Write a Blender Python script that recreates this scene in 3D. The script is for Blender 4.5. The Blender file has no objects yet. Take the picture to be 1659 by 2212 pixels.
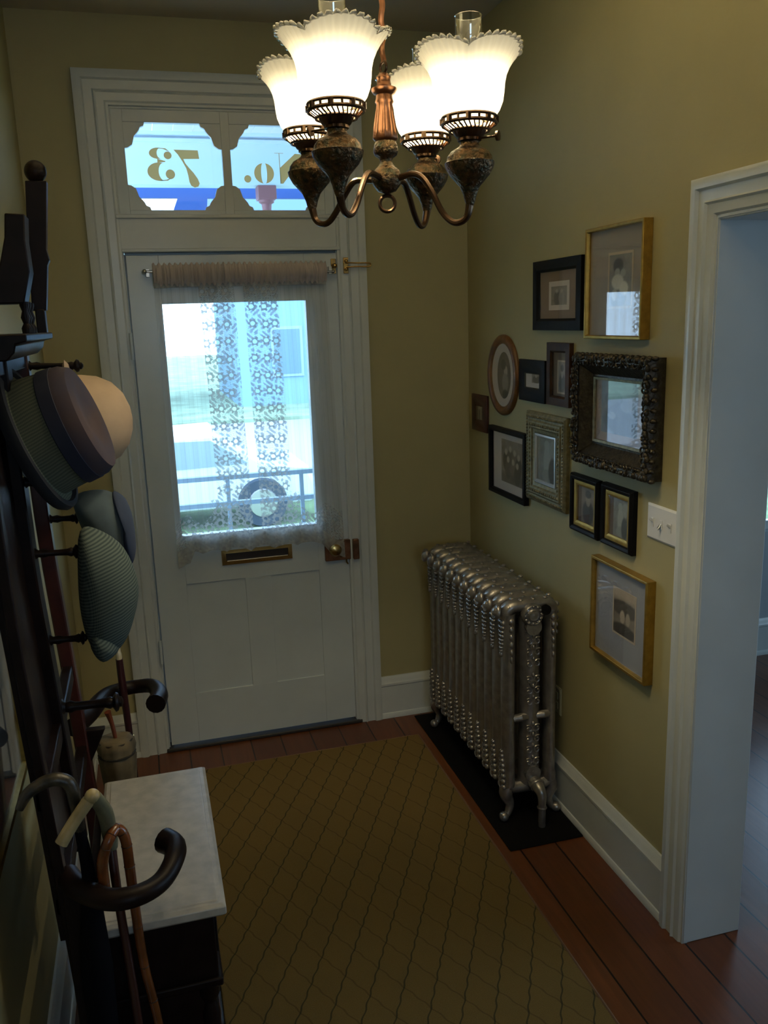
import bpy, bmesh, math, random
import numpy as np
from mathutils import Vector, Matrix
random.seed(7)
PI = math.pi
sc = bpy.context.scene
COL = sc.collection

# ------------------------------------------------------------------ camera
CAM = (0.0242, -3.8265, 1.940)
YAW, PIT, ROLL, FPX = 0.2671, 0.2218, -0.0333, 1850.87
cam = bpy.data.cameras.new('camera')
cam.sensor_fit = 'VERTICAL'; cam.sensor_height = 36.0
cam.lens = FPX * 36.0 / 2212.0
cam.clip_start = 0.02; cam.clip_end = 300
co = bpy.data.objects.new('camera', cam); COL.objects.link(co)
fw = Vector((math.sin(YAW)*math.cos(PIT), math.cos(YAW)*math.cos(PIT), -math.sin(PIT)))
rt = Vector((math.cos(YAW), -math.sin(YAW), 0)); up = rt.cross(fw)
r2 = rt*math.cos(ROLL) + up*math.sin(ROLL); u2 = -rt*math.sin(ROLL) + up*math.cos(ROLL)
co.matrix_world = Matrix(((r2.x, u2.x, -fw.x, CAM[0]), (r2.y, u2.y, -fw.y, CAM[1]), (r2.z, u2.z, -fw.z, CAM[2]), (0, 0, 0, 1)))
sc.camera = co

# ------------------------------------------------------------------ world, exposure, lights
sc.view_settings.view_transform = 'Standard'; sc.view_settings.look = 'None'
sc.view_settings.gamma = 1.0; sc.view_settings.exposure = 0.0
SKY = 6.2
LAMP_W = 45.0; REAR_W = 9.0
w = bpy.data.worlds.new('sky'); sc.world = w; w.use_nodes = True
bg = w.node_tree.nodes['Background']
bg.inputs[0].default_value = (0.56, 0.77, 1.0, 1); bg.inputs[1].default_value = SKY

def portal(name, loc, rot, sx, sy):
    l = bpy.data.lights.new(name, 'AREA'); l.shape = 'RECTANGLE'; l.size = sx; l.size_y = sy
    l.cycles.is_portal = True
    o = bpy.data.objects.new(name, l); o.location = loc; o.rotation_euler = rot; COL.objects.link(o)
portal('daylight_portal_door', (0.44, 0.07, 1.85), (-PI/2, 0, 0), 0.95, 2.0)
portal('daylight_portal_parlour', (3.75, 0.17, 1.55), (-PI/2, 0, 0), 1.0, 1.7)
portal('daylight_portal_parlour_side', (5.12, -2.75, 1.9), (0, PI/2, 0), 1.4, 2.3)
portal('fill_portal_hall', (0.55, -7.12, 2.0), (PI/2, 0, 0), 1.1, 1.0)  # portal for the rear window that is added for fill

# ------------------------------------------------------------------ materials
MATS = {}
def mat(name, col, rough=0.5, metal=0.0, noise=0.0, nscale=20.0, bump=0.0, bscale=60.0, coat=0.0, spec=0.5, col2=None, sheen=0.0):
    if name in MATS: return MATS[name]
    m = bpy.data.materials.new(name); m.use_nodes = True; MATS[name] = m
    nt = m.node_tree; b = nt.nodes['Principled BSDF']
    b.inputs['Base Color'].default_value = (*col, 1); b.inputs['Roughness'].default_value = rough
    b.inputs['Metallic'].default_value = metal; b.inputs['Specular IOR Level'].default_value = spec
    b.inputs['Coat Weight'].default_value = coat; b.inputs['Coat Roughness'].default_value = 0.04
    if sheen: b.inputs['Sheen Weight'].default_value = sheen
    tc = nt.nodes.new('ShaderNodeTexCoord')
    if noise > 0:
        n = nt.nodes.new('ShaderNodeTexNoise'); n.inputs['Scale'].default_value = nscale; n.inputs['Detail'].default_value = 5
        nt.links.new(tc.outputs['Object'], n.inputs['Vector'])
        mx = nt.nodes.new('ShaderNodeMix'); mx.data_type = 'RGBA'
        c2 = col2 if col2 else tuple(c*(1-noise) for c in col)
        mx.inputs['A'].default_value = (*col, 1); mx.inputs['B'].default_value = (*c2, 1)
        rp = nt.nodes.new('ShaderNodeMapRange'); rp.inputs['From Min'].default_value = 0.35; rp.inputs['From Max'].default_value = 0.65
        nt.links.new(n.outputs['Fac'], rp.inputs['Value'])
        nt.links.new(rp.outputs['Result'], mx.inputs['Factor']); nt.links.new(mx.outputs['Result'], b.inputs['Base Color'])
    if bump > 0:
        n2 = nt.nodes.new('ShaderNodeTexNoise'); n2.inputs['Scale'].default_value = bscale; n2.inputs['Detail'].default_value = 3
        nt.links.new(tc.outputs['Object'], n2.inputs['Vector'])
        bp = nt.nodes.new('ShaderNodeBump'); bp.inputs['Strength'].default_value = bump; bp.inputs['Distance'].default_value = 0.004
        nt.links.new(n2.outputs['Fac'], bp.inputs['Height']); nt.links.new(bp.outputs['Normal'], b.inputs['Normal'])
    return m

class NG:
    """tiny node helper"""
    def __init__(s, m): s.t = m.node_tree; s.b = s.t.nodes.get('Principled BSDF')
    def n(s, typ, **k):
        x = s.t.nodes.new(typ)
        for a, v in k.items(): setattr(x, a, v)
        return x
    def l(s, a, b): s.t.links.new(a, b)
    def math(s, op, a, b=None, c=None):
        x = s.n('ShaderNodeMath', operation=op)
        for i, v in enumerate((a, b, c)):
            if v is None: continue
            if isinstance(v, (int, float)): x.inputs[i].default_value = v
            else: s.l(v, x.inputs[i])
        return x.outputs[0]
    def mix(s, f, a, b):
        x = s.n('ShaderNodeMix', data_type='RGBA')
        for k, v in (('Factor', f), ('A', a), ('B', b)):
            if isinstance(v, (int, float)): x.inputs[k].default_value = v
            elif isinstance(v, tuple): x.inputs[k].default_value = (*v, 1)
            else: s.l(v, x.inputs[k])
        return x.outputs['Result']

def wood_floor_mat():
    m = mat('pine_boards', (0.10, 0.03, 0.012), 0.33); g = NG(m)
    geo = g.n('ShaderNodeNewGeometry'); sep = g.n('ShaderNodeSeparateXYZ'); g.l(geo.outputs['Position'], sep.inputs[0])
    u = g.math('DIVIDE', g.math('ADD', sep.outputs[0], 5.03), 0.142)
    cell = g.math('FLOOR', u); fr = g.math('FRACT', u)
    wn = g.n('ShaderNodeTexWhiteNoise', noise_dimensions='1D'); g.l(cell, wn.inputs['W'])
    vec = g.n('ShaderNodeCombineXYZ'); g.l(g.math('MULTIPLY', sep.outputs[0], 14.0), vec.inputs[0]); g.l(g.math('MULTIPLY', sep.outputs[1], 0.9), vec.inputs[1]); g.l(wn.outputs['Value'], vec.inputs[2])
    no = g.n('ShaderNodeTexNoise'); no.inputs['Scale'].default_value = 4; no.inputs['Detail'].default_value = 6; g.l(vec.outputs[0], no.inputs['Vector'])
    base = g.mix(wn.outputs['Value'], (0.120, 0.036, 0.010), (0.20, 0.066, 0.020))
    c1 = g.mix(g.math('MULTIPLY', no.outputs['Fac'], 0.9), base, (0.055, 0.017, 0.008))
    gap = g.math('LESS_THAN', g.math('ABSOLUTE', g.math('SUBTRACT', fr, 0.5)), 0.478)
    c2 = g.mix(gap, (0.008, 0.004, 0.003), c1)
    g.l(c2, g.b.inputs['Base Color'])
    bp = g.n('ShaderNodeBump'); bp.inputs['Strength'].default_value = 0.35; bp.inputs['Distance'].default_value = 0.004
    g.l(g.math('ADD', gap, g.math('MULTIPLY', no.outputs['Fac'], 0.25)), bp.inputs['Height']); g.l(bp.outputs['Normal'], g.b.inputs['Normal'])
    return m

def rug_mat():
    m = mat('rug_weave', (0.17, 0.12, 0.055), 0.95, spec=0.1); g = NG(m)
    geo = g.n('ShaderNodeNewGeometry'); sep = g.n('ShaderNodeSeparateXYZ'); g.l(geo.outputs['Position'], sep.inputs[0])
    X, Y = sep.outputs[0], sep.outputs[1]
    wob = g.math('MULTIPLY', g.math('SINE', g.math('MULTIPLY', Y, 125.0)), 0.0042)
    def fam(sign, phase):
        v = g.math('ADD', Y, g.math('MULTIPLY', X, sign/0.53))
        v = g.math('ADD', v, wob)
        v = g.math('ADD', g.math('DIVIDE', g.math('SUBTRACT', v, phase), 0.195), 50.5)
        return g.math('LESS_THAN', g.math('ABSOLUTE', g.math('SUBTRACT', g.math('FRACT', v), 0.5)), 0.027)
    A = fam(-1, -0.352-1.137/0.53); B = fam(1, -1.358+1.125/0.53)
    no = g.n('ShaderNodeTexNoise'); no.inputs['Scale'].default_value = 420; no.inputs['Detail'].default_value = 2; g.l(geo.outputs['Position'], no.inputs['Vector'])
    n2 = g.n('ShaderNodeTexNoise'); n2.inputs['Scale'].default_value = 5; g.l(geo.outputs['Position'], n2.inputs['Vector'])
    c = g.mix(no.outputs['Fac'], (0.110, 0.072, 0.022), (0.240, 0.165, 0.058))
    c = g.mix(g.math('MULTIPLY', n2.outputs['Fac'], 0.3), c, (0.12, 0.085, 0.034))
    c = g.mix(g.math('MULTIPLY', B, 0.45), c, (0.055, 0.034, 0.016))
    c = g.mix(g.math('MULTIPLY', A, 0.75), c, (0.028, 0.030, 0.018))
    g.l(c, g.b.inputs['Base Color'])
    bp = g.n('ShaderNodeBump'); bp.inputs['Strength'].default_value = 0.6; bp.inputs['Distance'].default_value = 0.003
    g.l(no.outputs['Fac'], bp.inputs['Height']); g.l(bp.outputs['Normal'], g.b.inputs['Normal'])
    return m

def pane_mat(name, tint=(1, 1, 1), gl=0.5):
    if name in MATS: return MATS[name]
    m = bpy.data.materials.new(name); m.use_nodes = True; MATS[name] = m
    g = NG(m); nt = m.node_tree; nt.nodes.remove(g.b)
    tr = g.n('ShaderNodeBsdfTransparent'); tr.inputs[0].default_value = (*tint, 1)
    go = g.n('ShaderNodeBsdfGlossy'); go.inputs['Roughness'].default_value = 0.02; go.inputs[0].default_value = (1, 1, 1, 1)
    lw = g.n('ShaderNodeLayerWeight'); lw.inputs[0].default_value = 0.5      # Schlick reflectance, same from both sides
    fr = g.math('ADD', g.math('MULTIPLY', g.math('POWER', lw.outputs['Facing'], 5.0), 0.92), 0.045)
    ms = g.n('ShaderNodeMixShader'); g.l(g.math('MINIMUM', g.math('MULTIPLY', fr, gl), 1.0), ms.inputs[0]); g.l(tr.outputs[0], ms.inputs[1]); g.l(go.outputs[0], ms.inputs[2])
    g.l(ms.outputs[0], nt.nodes['Material Output'].inputs['Surface'])
    return m

def translucent_mat(name, col, tcol, t, gloss=0.0):
    if name in MATS: return MATS[name]
    m = bpy.data.materials.new(name); m.use_nodes = True; MATS[name] = m
    g = NG(m); nt = m.node_tree; nt.nodes.remove(g.b)
    d = g.n('ShaderNodeBsdfDiffuse'); d.inputs[0].default_value = (*col, 1)
    tl = g.n('ShaderNodeBsdfTranslucent'); tl.inputs[0].default_value = (*tcol, 1)
    ms = g.n('ShaderNodeMixShader'); ms.inputs[0].default_value = t
    g.l(d.outputs[0], ms.inputs[1]); g.l(tl.outputs[0], ms.inputs[2]); out = ms.outputs[0]
    if gloss:
        go = g.n('ShaderNodeBsdfGlossy'); go.inputs['Roughness'].default_value = 0.08
        fr = g.n('ShaderNodeFresnel'); fr.inputs[0].default_value = 1.5
        m2 = g.n('ShaderNodeMixShader'); g.l(g.math('MULTIPLY', fr.outputs[0], gloss), m2.inputs[0]); g.l(out, m2.inputs[1]); g.l(go.outputs[0], m2.inputs[2]); out = m2.outputs[0]
    g.l(out, nt.nodes['Material Output'].inputs['Surface'])
    return m

def attr_mat(name, rough=0.5, coat=0.0):
    if name in MATS: return MATS[name]
    m = mat(name, (0.5, 0.5, 0.5), rough, coat=coat); g = NG(m)
    a = g.n('ShaderNodeVertexColor', layer_name='Col'); g.l(a.outputs['Color'], g.b.inputs['Base Color'])
    return m

def lace_mat():
    m = bpy.data.materials.new('lace_net'); m.use_nodes = True; MATS['lace_net'] = m
    g = NG(m); nt = m.node_tree; nt.nodes.remove(g.b)
    a = g.n('ShaderNodeVertexColor', layer_name='Col')
    sp = g.n('ShaderNodeSeparateColor'); g.l(a.outputs['Color'], sp.inputs[0])
    d = g.n('ShaderNodeBsdfDiffuse'); d.inputs[0].default_value = (0.50, 0.50, 0.47, 1)
    tl = g.n('ShaderNodeBsdfTranslucent'); tl.inputs[0].default_value = (0.50, 0.52, 0.52, 1)
    tr = g.n('ShaderNodeBsdfTransparent')
    m1 = g.n('ShaderNodeMixShader'); m1.inputs[0].default_value = 0.32; g.l(d.outputs[0], m1.inputs[1]); g.l(tl.outputs[0], m1.inputs[2])
    m2 = g.n('ShaderNodeMixShader'); g.l(sp.outputs[0], m2.inputs[0]); g.l(tr.outputs[0], m2.inputs[1]); g.l(m1.outputs[0], m2.inputs[2])
    g.l(m2.outputs[0], nt.nodes['Material Output'].inputs['Surface'])
    return m

def tweed_mat(name, ca, cb, period, ax=(0.35, 0, 1.0)):
    m = mat(name, ca, 0.95, spec=0.1); g = NG(m)
    geo = g.n('ShaderNodeNewGeometry'); sep = g.n('ShaderNodeSeparateXYZ'); g.l(geo.outputs['Position'], sep.inputs[0])
    no = g.n('ShaderNodeTexNoise'); no.inputs['Scale'].default_value = 9; g.l(geo.outputs['Position'], no.inputs['Vector'])
    v = g.math('ADD', g.math('MULTIPLY', sep.outputs[0], ax[0]), g.math('MULTIPLY', sep.outputs[2], ax[2]))
    v = g.math('ADD', v, g.math('MULTIPLY', no.outputs['Fac'], 0.02))
    s = g.math('SINE', g.math('MULTIPLY', v, 2*PI/period))
    s2 = g.math('SINE', g.math('MULTIPLY', g.math('ADD', sep.outputs[0], g.math('MULTIPLY', sep.outputs[1], 0.8)), 2*PI/(period*0.45)))
    f = g.math('ADD', g.math('MULTIPLY', s, 0.38), g.math('ADD', g.math('MULTIPLY', s2, 0.14), 0.5))
    g.l(g.mix(f, ca, cb), g.b.inputs['Base Color'])
    return m

M_wall = mat('olive_wall_paint', (0.375, 0.345, 0.185), 0.6, noise=0.06, nscale=3, bump=0.08, bscale=90, spec=0.3)
M_ceil = mat('ceiling_plaster', (0.50, 0.46, 0.36), 0.85, noise=0.05, nscale=2)
M_white = mat('white_gloss_paint', (0.55, 0.60, 0.61), 0.28, noise=0.05, nscale=6, bump=0.05, bscale=25)
M_door = mat('white_door_paint', (0.54, 0.61, 0.645), 0.25, noise=0.06, nscale=5, bump=0.10, bscale=14)
M_dark = mat('dark_walnut', (0.011, 0.006, 0.005), 0.42, noise=0.5, nscale=18, bump=0.12, bscale=40, spec=0.15)
M_red = mat('red_mahogany', (0.050, 0.010, 0.007), 0.30, noise=0.5, nscale=14)
M_marble = mat('white_marble', (0.46, 0.445, 0.40), 0.34, noise=0.25, nscale=30, col2=(0.36, 0.35, 0.32))
M_silver = mat('silver_radiator_paint', (0.36, 0.345, 0.33), 0.32, metal=0.75, noise=0.3, nscale=30, bump=0.25, bscale=70)
M_black = mat('black_iron', (0.004, 0.004, 0.004), 0.8, spec=0.12)
M_brass = mat('brass', (0.62, 0.40, 0.14), 0.25, metal=1.0, noise=0.25, nscale=30)
M_copper = mat('worn_copper', (0.34, 0.16, 0.085), 0.35, metal=1.0, noise=0.4, nscale=30)
M_bronze = mat('antique_bronze', (0.17, 0.105, 0.055), 0.30, metal=1.0, noise=0.75, nscale=75, bump=1.0, bscale=150, col2=(0.045, 0.05, 0.035))
M_bronze_s = mat('smooth_bronze', (0.10, 0.062, 0.038), 0.32, metal=1.0, noise=0.3, nscale=25)
M_gold = mat('gold_leaf', (0.42, 0.26, 0.05), 0.42, metal=0.75, noise=0.25, nscale=40)
M_goldp = translucent_mat('gilt_lettering', (0.72, 0.46, 0.20), (0.56, 0.35, 0.15), 0.75)
M_blackf = mat('black_frame_lacquer', (0.007, 0.0065, 0.007), 0.5, noise=0.3, nscale=30, spec=0.12)
M_brownf = mat('brown_frame_wood', (0.055, 0.024, 0.010), 0.5, noise=0.5, nscale=25, spec=0.2)
M_redf = mat('reddish_frame_wood', (0.075, 0.020, 0.012), 0.42, noise=0.5, nscale=25)
M_ovalf = mat('oak_frame_wood', (0.16, 0.070, 0.018), 0.4, noise=0.4, nscale=25)
M_silverf = mat('champagne_gilt', (0.26, 0.23, 0.13), 0.5, metal=0.5, noise=0.4, nscale=60)
M_ornate = mat('dark_gesso', (0.055, 0.045, 0.028), 0.38, metal=0.35, noise=0.6, nscale=50, bump=0.8, bscale=80)
M_pane = pane_mat('window_glass', (0.94, 0.98, 1.0), 0.6)
M_glaze = pane_mat('picture_glass', (1, 1, 1), 1.0)
M_clear = pane_mat('chimney_glass', (0.92, 0.95, 0.91), 5.0)
M_shade = translucent_mat('opal_glass', (0.80, 0.80, 0.72), (0.88, 0.87, 0.80), 0.035, 0.6)
M_rim = translucent_mat('crystal_edge', (0.75, 0.75, 0.72), (0.8, 0.8, 0.75), 0.5, 6.0)
M_floor = wood_floor_mat()
M_rug = rug_mat()
M_photo = attr_mat('photo_print', 0.45)
M_lace = lace_mat()

# ------------------------------------------------------------------ mesh builder
class MB:
    def __init__(s): s.v = []; s.f = []
    def add(s, vs, fs):
        o = len(s.v); s.v += [tuple(p) for p in vs]; s.f += [tuple(i+o for i in f) for f in fs]; return s
    def box(s, x0, x1, y0, y1, z0, z1):
        return s.add([(x0,y0,z0),(x1,y0,z0),(x1,y1,z0),(x0,y1,z0),(x0,y0,z1),(x1,y0,z1),(x1,y1,z1),(x0,y1,z1)],
                     [(0,3,2,1),(4,5,6,7),(0,1,5,4),(1,2,6,5),(2,3,7,6),(3,0,4,7)])
    def rings(s, rings, cap=True, closed=False):
        n = len(rings[0]); vs = [p for r in rings for p in r]; fs = []; k = len(rings)
        for i in range(k if closed else k-1):
            a = i*n; b = ((i+1) % k)*n
            for j in range(n):
                fs.append((a+j, a+(j+1) % n, b+(j+1) % n, b+j))
        if cap and not closed:
            fs.append(tuple(range(n-1, -1, -1))); fs.append(tuple((k-1)*n+j for j in range(n)))
        return s.add(vs, fs)
    def prism(s, poly, ext):
        e = Vector(ext); p = [Vector(q) for q in poly]
        return s.rings([[tuple(q) for q in p], [tuple(q+e) for q in p]])
    def tube(s, path, r, n=10, smooth=0, flat=1.0, closed=False):
        P = [Vector(p) for p in path]
        R = list(r) if isinstance(r, (list, tuple)) else [r]*len(P)
        if smooth: P, R = cr(P, R, smooth, closed)
        rings = []; up = None
        for i, p in enumerate(P):
            if closed: t = P[(i+1) % len(P)] - P[i-1]
            else: t = P[min(i+1, len(P)-1)] - P[max(i-1, 0)]
            t.normalize()
            if up is None: up = Vector((0, 0, 1)) if abs(t.z) < 0.9 else Vector((1, 0, 0))
            a = (up - t*up.dot(t)).normalized(); b = t.cross(a); up = a
            rings.append([tuple(p + (a*math.cos(q*2*PI/n)*flat + b*math.sin(q*2*PI/n))*R[i]) for q in range(n)])
        return s.rings(rings, closed=closed)
    def lathe(s, prof, c=(0,0,0), ax=(0,0,1), n=24, sx=1.0, sy=1.0, mod=None):
        a = Vector(ax).normalized(); u = (Vector((0,0,1)) if abs(a.z) < 0.9 else Vector((1,0,0)))
        u = (u - a*u.dot(a)).normalized(); v = a.cross(u); c = Vector(c); rings = []
        for r, z in prof:
            ring = []
            for j in range(n):
                t = j*2*PI/n; rr, zz = (r, z) if mod is None else mod(r, z, t)
                ring.append(tuple(c + a*zz + u*(math.cos(t)*rr*sx) + v*(math.sin(t)*rr*sy)))
            rings.append(ring)
        return s.rings(rings)
    def ball(s, c, r, nu=14, nv=9):
        if isinstance(r, (int, float)): r = (r, r, r)
        rings = []
        for i in range(nv):
            p = PI*(0.02 + 0.96*i/(nv-1)); 
            rings.append([(c[0]+r[0]*math.sin(p)*math.cos(t*2*PI/nu), c[1]+r[1]*math.sin(p)*math.sin(t*2*PI/nu), c[2]-r[2]*math.cos(p)) for t in range(nu)])
        return s.rings(rings)
    def torus(s, c, R, r, ax=(0,0,1), n=24, m=8):
        a = Vector(ax).normalized(); u = (Vector((0,0,1)) if abs(a.z) < 0.9 else Vector((1,0,0))); u = (u - a*u.dot(a)).normalized(); v = a.cross(u); c = Vector(c)
        rg = []
        for i in range(n):
            t = i*2*PI/n; d = u*math.cos(t)+v*math.sin(t)
            rg.append([tuple(c + d*(R+r*math.cos(q*2*PI/m)) + a*(r*math.sin(q*2*PI/m))) for q in range(m)])
        return s.rings(rg, closed=True)
    def grid(s, P):
        nu = len(P); nv = len(P[0]); vs = [p for r in P for p in r]
        fs = [(i*nv+j, i*nv+j+1, (i+1)*nv+j+1, (i+1)*nv+j) for i in range(nu-1) for j in range(nv-1)]
        return s.add(vs, fs)
    def build(s, name, m, parent=None, bevel=0.0, ang=35, segs=2, origin=None, attr=None, solid=0.0, recalc=True):
        me = bpy.data.meshes.new(name)
        if parent is not None: org = Vector(parent['_org'])
        elif origin is not None: org = Vector(origin)
        else:
            A = np.array(s.v); lo = A.min(0); hi = A.max(0); org = Vector(((lo[0]+hi[0])/2, (lo[1]+hi[1])/2, lo[2]))
        me.from_pydata([tuple(Vector(p)-org) for p in s.v], [], s.f)
        if recalc:
            bm = bmesh.new(); bm.from_mesh(me); bmesh.ops.recalc_face_normals(bm, faces=bm.faces); bm.to_mesh(me); bm.free()
        me.materials.append(m)
        if attr is not None:
            ca = me.color_attributes.new('Col', 'FLOAT_COLOR', 'POINT')
            ca.data.foreach_set('color', np.asarray(attr, dtype=np.float32).ravel())
        me.shade_smooth(); me.set_sharp_from_angle(angle=math.radians(ang))
        o = bpy.data.objects.new(name, me); COL.objects.link(o)
        o['_org'] = tuple(org)
        if parent is not None: o.parent = parent
        else: o.location = org
        if bevel:
            b = o.modifiers.new('bevel', 'BEVEL'); b.width = bevel; b.segments = segs; b.limit_method = 'ANGLE'; b.angle_limit = math.radians(40); b.harden_normals = False
        if solid:
            q = o.modifiers.new('solid', 'SOLIDIFY'); q.thickness = solid; q.offset = 0
        return o

def cr(P, R, k, closed=False):
    out = []; ro = []; n = len(P)
    for i in range(n if closed else n-1):
        if closed: p0, p1, p2, p3 = P[i-1], P[i], P[(i+1) % n], P[(i+2) % n]; ra, rb = R[i], R[(i+1) % n]
        else: p0, p1, p2, p3 = P[max(i-1, 0)], P[i], P[i+1], P[min(i+2, n-1)]; ra, rb = R[i], R[i+1]
        for j in range(k):
            t = j/k
            out.append(0.5*((2*p1)+(p2-p0)*t+(2*p0-5*p1+4*p2-p3)*t*t+(3*p1-p0-3*p2+p3)*t**3)); ro.append(ra+(rb-ra)*t)
    if not closed: out.append(P[-1]); ro.append(R[-1])
    return out, ro

def tag(o, label=None, cat=None, group=None, kind=None):
    if label: o['label'] = label
    if cat: o['category'] = cat
    if group: o['group'] = group
    if kind: o['kind'] = kind
    return o
def thing(name, loc, label, cat, group=None):
    o = bpy.data.objects.new(name, None); COL.objects.link(o); o.location = loc; o['_org'] = tuple(loc); o.empty_display_size = 0.05
    return tag(o, label, cat, group)
def struct(name, mb, m, parent=None, **k):
    o = mb.build(name, m, parent, **k)
    if parent is None: o['kind'] = 'structure'
    return o
def B(*b): return MB().box(*b)

# ================================================================== SETTING
XL, XR, ZC, YN = -0.358, 1.508, 3.134, -7.0
HD = 2.235                       # door head
# floor / ceiling
struct('floor', B(-0.6, 5.2, YN-0.2, 0.12, -0.06, 0.0), M_floor)
struct('ceiling', B(-0.6, 5.2, YN-0.2, 0.14, ZC, ZC+0.08), M_ceil)
# far wall with the door opening (x 0..0.9, z to 2.80)
f = MB(); f.box(-0.6, -0.02, 0.0, 0.14, 0, ZC); f.box(0.92, XR+0.02, 0.0, 0.14, 0, ZC); f.box(-0.02, 0.92, 0.0, 0.14, 2.80, ZC)
struct('wall_far', f, M_wall)
struct('wall_left', B(XL-0.14, XL, YN, 0.0, 0, ZC), M_wall)
YO, YJ, YK = -1.722, -1.83, -2.85
f = MB(); f.box(XR, XR+0.17, YJ+0.02, 0.0, 0, ZC); f.box(XR, XR+0.17, YN, YK-0.02, 0, ZC); f.box(XR, XR+0.17, YK-0.02, YJ+0.02, 2.18, ZC)
struct('wall_right', f, M_wall)
f = MB(); f.box(-0.6, 0.0, YN-0.14, YN, 0, ZC); f.box(1.1, XR+0.2, YN-0.14, YN, 0, ZC); f.box(0, 1.1, YN-0.14, YN, 0, 1.5); f.box(0, 1.1, YN-0.14, YN, 2.5, ZC)
struct('wall_near', f, M_wall)
# parlour beyond the opening
M_parl = mat('grey_blue_wall_paint', (0.40, 0.45, 0.50), 0.7)
f = MB(); f.box(XR+0.17, 3.22, 0.05, 0.2, 0, ZC); f.box(4.3, 5.2, 0.05, 0.2, 0, ZC); f.box(3.22, 4.3, 0.05, 0.2, 0, 0.72); f.box(3.22, 4.3, 0.05, 0.2, 2.45, ZC)
struct('wall_parlour_far', f, M_parl)
f = MB(); f.box(5.0, 5.15, -1.6, 0.05, 0, ZC); f.box(5.0, 5.15, YN, -3.9, 0, ZC); f.box(5.0, 5.15, -3.9, -1.6, 0, 1.2); f.box(5.0, 5.15, -3.9, -1.6, 2.6, ZC)
struct('wall_parlour_side', f, M_parl)
struct('wall_parlour_near', B(XR+0.17, 5.15, YN-0.14, YN, 0, ZC), M_parl)

def base_profile(t=0.0):   # (offset from wall, z)
    return [(0, 0), (0.030, 0), (0.030, 0.012), (0.024, 0.024), (0.020, 0.026), (0.020, 0.165), (0.024, 0.170), (0.024, 0.180), (0.018, 0.188), (0.016, 0.198), (0.010, 0.207), (0.007, 0.213), (0, 0.213)]
def baseboard(name, p0, p1, nrm, m=M_white):
    b = MB(); n = Vector(nrm)
    R = [[tuple(Vector(p)+n*o+Vector((0, 0, z))) for o, z in base_profile()] for p in (p0, p1)]
    b.rings(R); return struct(name, b, m)
baseboard('baseboard_far', (1.021, 0, 0), (XR, 0, 0), (0, -1, 0))
baseboard('baseboard_far_left', (XL, 0, 0), (-0.137, 0, 0), (0, -1, 0))
baseboard('baseboard_right', (XR, 0, 0), (XR, YO, 0), (-1, 0, 0))
baseboard('baseboard_left', (XL, YN, 0), (XL, 0, 0), (1, 0, 0))
baseboard('baseboard_parlour', (XR+0.17, 0.05, 0), (5.0, 0.05, 0), (0, -1, 0))

# casing sweep: U-shaped moulding around an opening; pts = corners of the outer outline
CAS = [(0, 0), (0, 0.030), (0.012, 0.036), (0.030, 0.036), (0.036, 0.026), (0.066, 0.026), (0.072, 0.033), (0.078, 0.026), (0.104, 0.024), (0.110, 0.018), (0.118, 0.018), (0.120, 0.0)]
def casing(name, a0, a1, top, axis, fixed, nrm, width, prof=CAS):
    """legs at a0 and a1 (outer edges) along axis, top z; mitred"""
    k = width/0.120; b = MB(); s0 = 1 if a1 > a0 else -1
    secs = []
    for a, z, da, dz in ((a0, 0, s0, 0), (a0, top, s0, -1), (a1, top, -s0, -1), (a1, 0, -s0, 0)):
        ring = []
        for t, h in prof:
            aa = a+da*t*k; zz = z+dz*t*k; d = fixed+nrm*h
            ring.append((aa, d, zz) if axis == 'x' else (d, aa, zz))
        secs.append(ring)
    b.rings(secs); return struct(name, b, M_white)
casing('trim_1', -0.137, 1.021, 2.928, 'x', 0.0, -1, 0.130)
casing('trim_2', YO, YK-0.108, 2.272, 'y', XR, -1, 0.108)
# door jamb lining, transom bar and stop beads of the front doorway
f = MB(); f.box(-0.022, -0.003, -0.004, 0.13, 0, 2.80); f.box(0.903, 0.922, -0.004, 0.13, 0, 2.80); f.box(-0.022, 0.922, -0.004, 0.13, 2.790, 2.812)
f.box(-0.01, 0.014, 0.047, 0.07, 0, HD); f.box(0.886, 0.91, 0.047, 0.07, 0, HD); f.box(0, 0.9, 0.047, 0.07, HD-0.02, HD+0.01)
f.box(-0.02, 0.92, -0.012, 0.12, HD+0.004, 2.375); f.box(-0.02, 0.92, -0.024, 0.0, 2.372, 2.388); f.box(-0.01, 0.905, -0.026, 0.0, HD+0.004, HD+0.018)
struct('trim_3', f, M_white, bevel=0.003)
# jamb lining of the parlour opening
f = MB(); f.box(XR-0.015, XR+0.19, YJ, YJ+0.02, 0, 2.18); f.box(XR-0.015, XR+0.19, YK-0.02, YK, 0, 2.18); f.box(XR-0.015, XR+0.19, YK, YJ, 2.16, 2.18)
struct('trim_4', f, M_white, bevel=0.003)
struct('trim_5', B(-0.02, 0.92, -0.03, 0.13, 0.0, 0.016), mat('dark_threshold', (0.03, 0.028, 0.025), 0.5), bevel=0.004)

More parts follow.
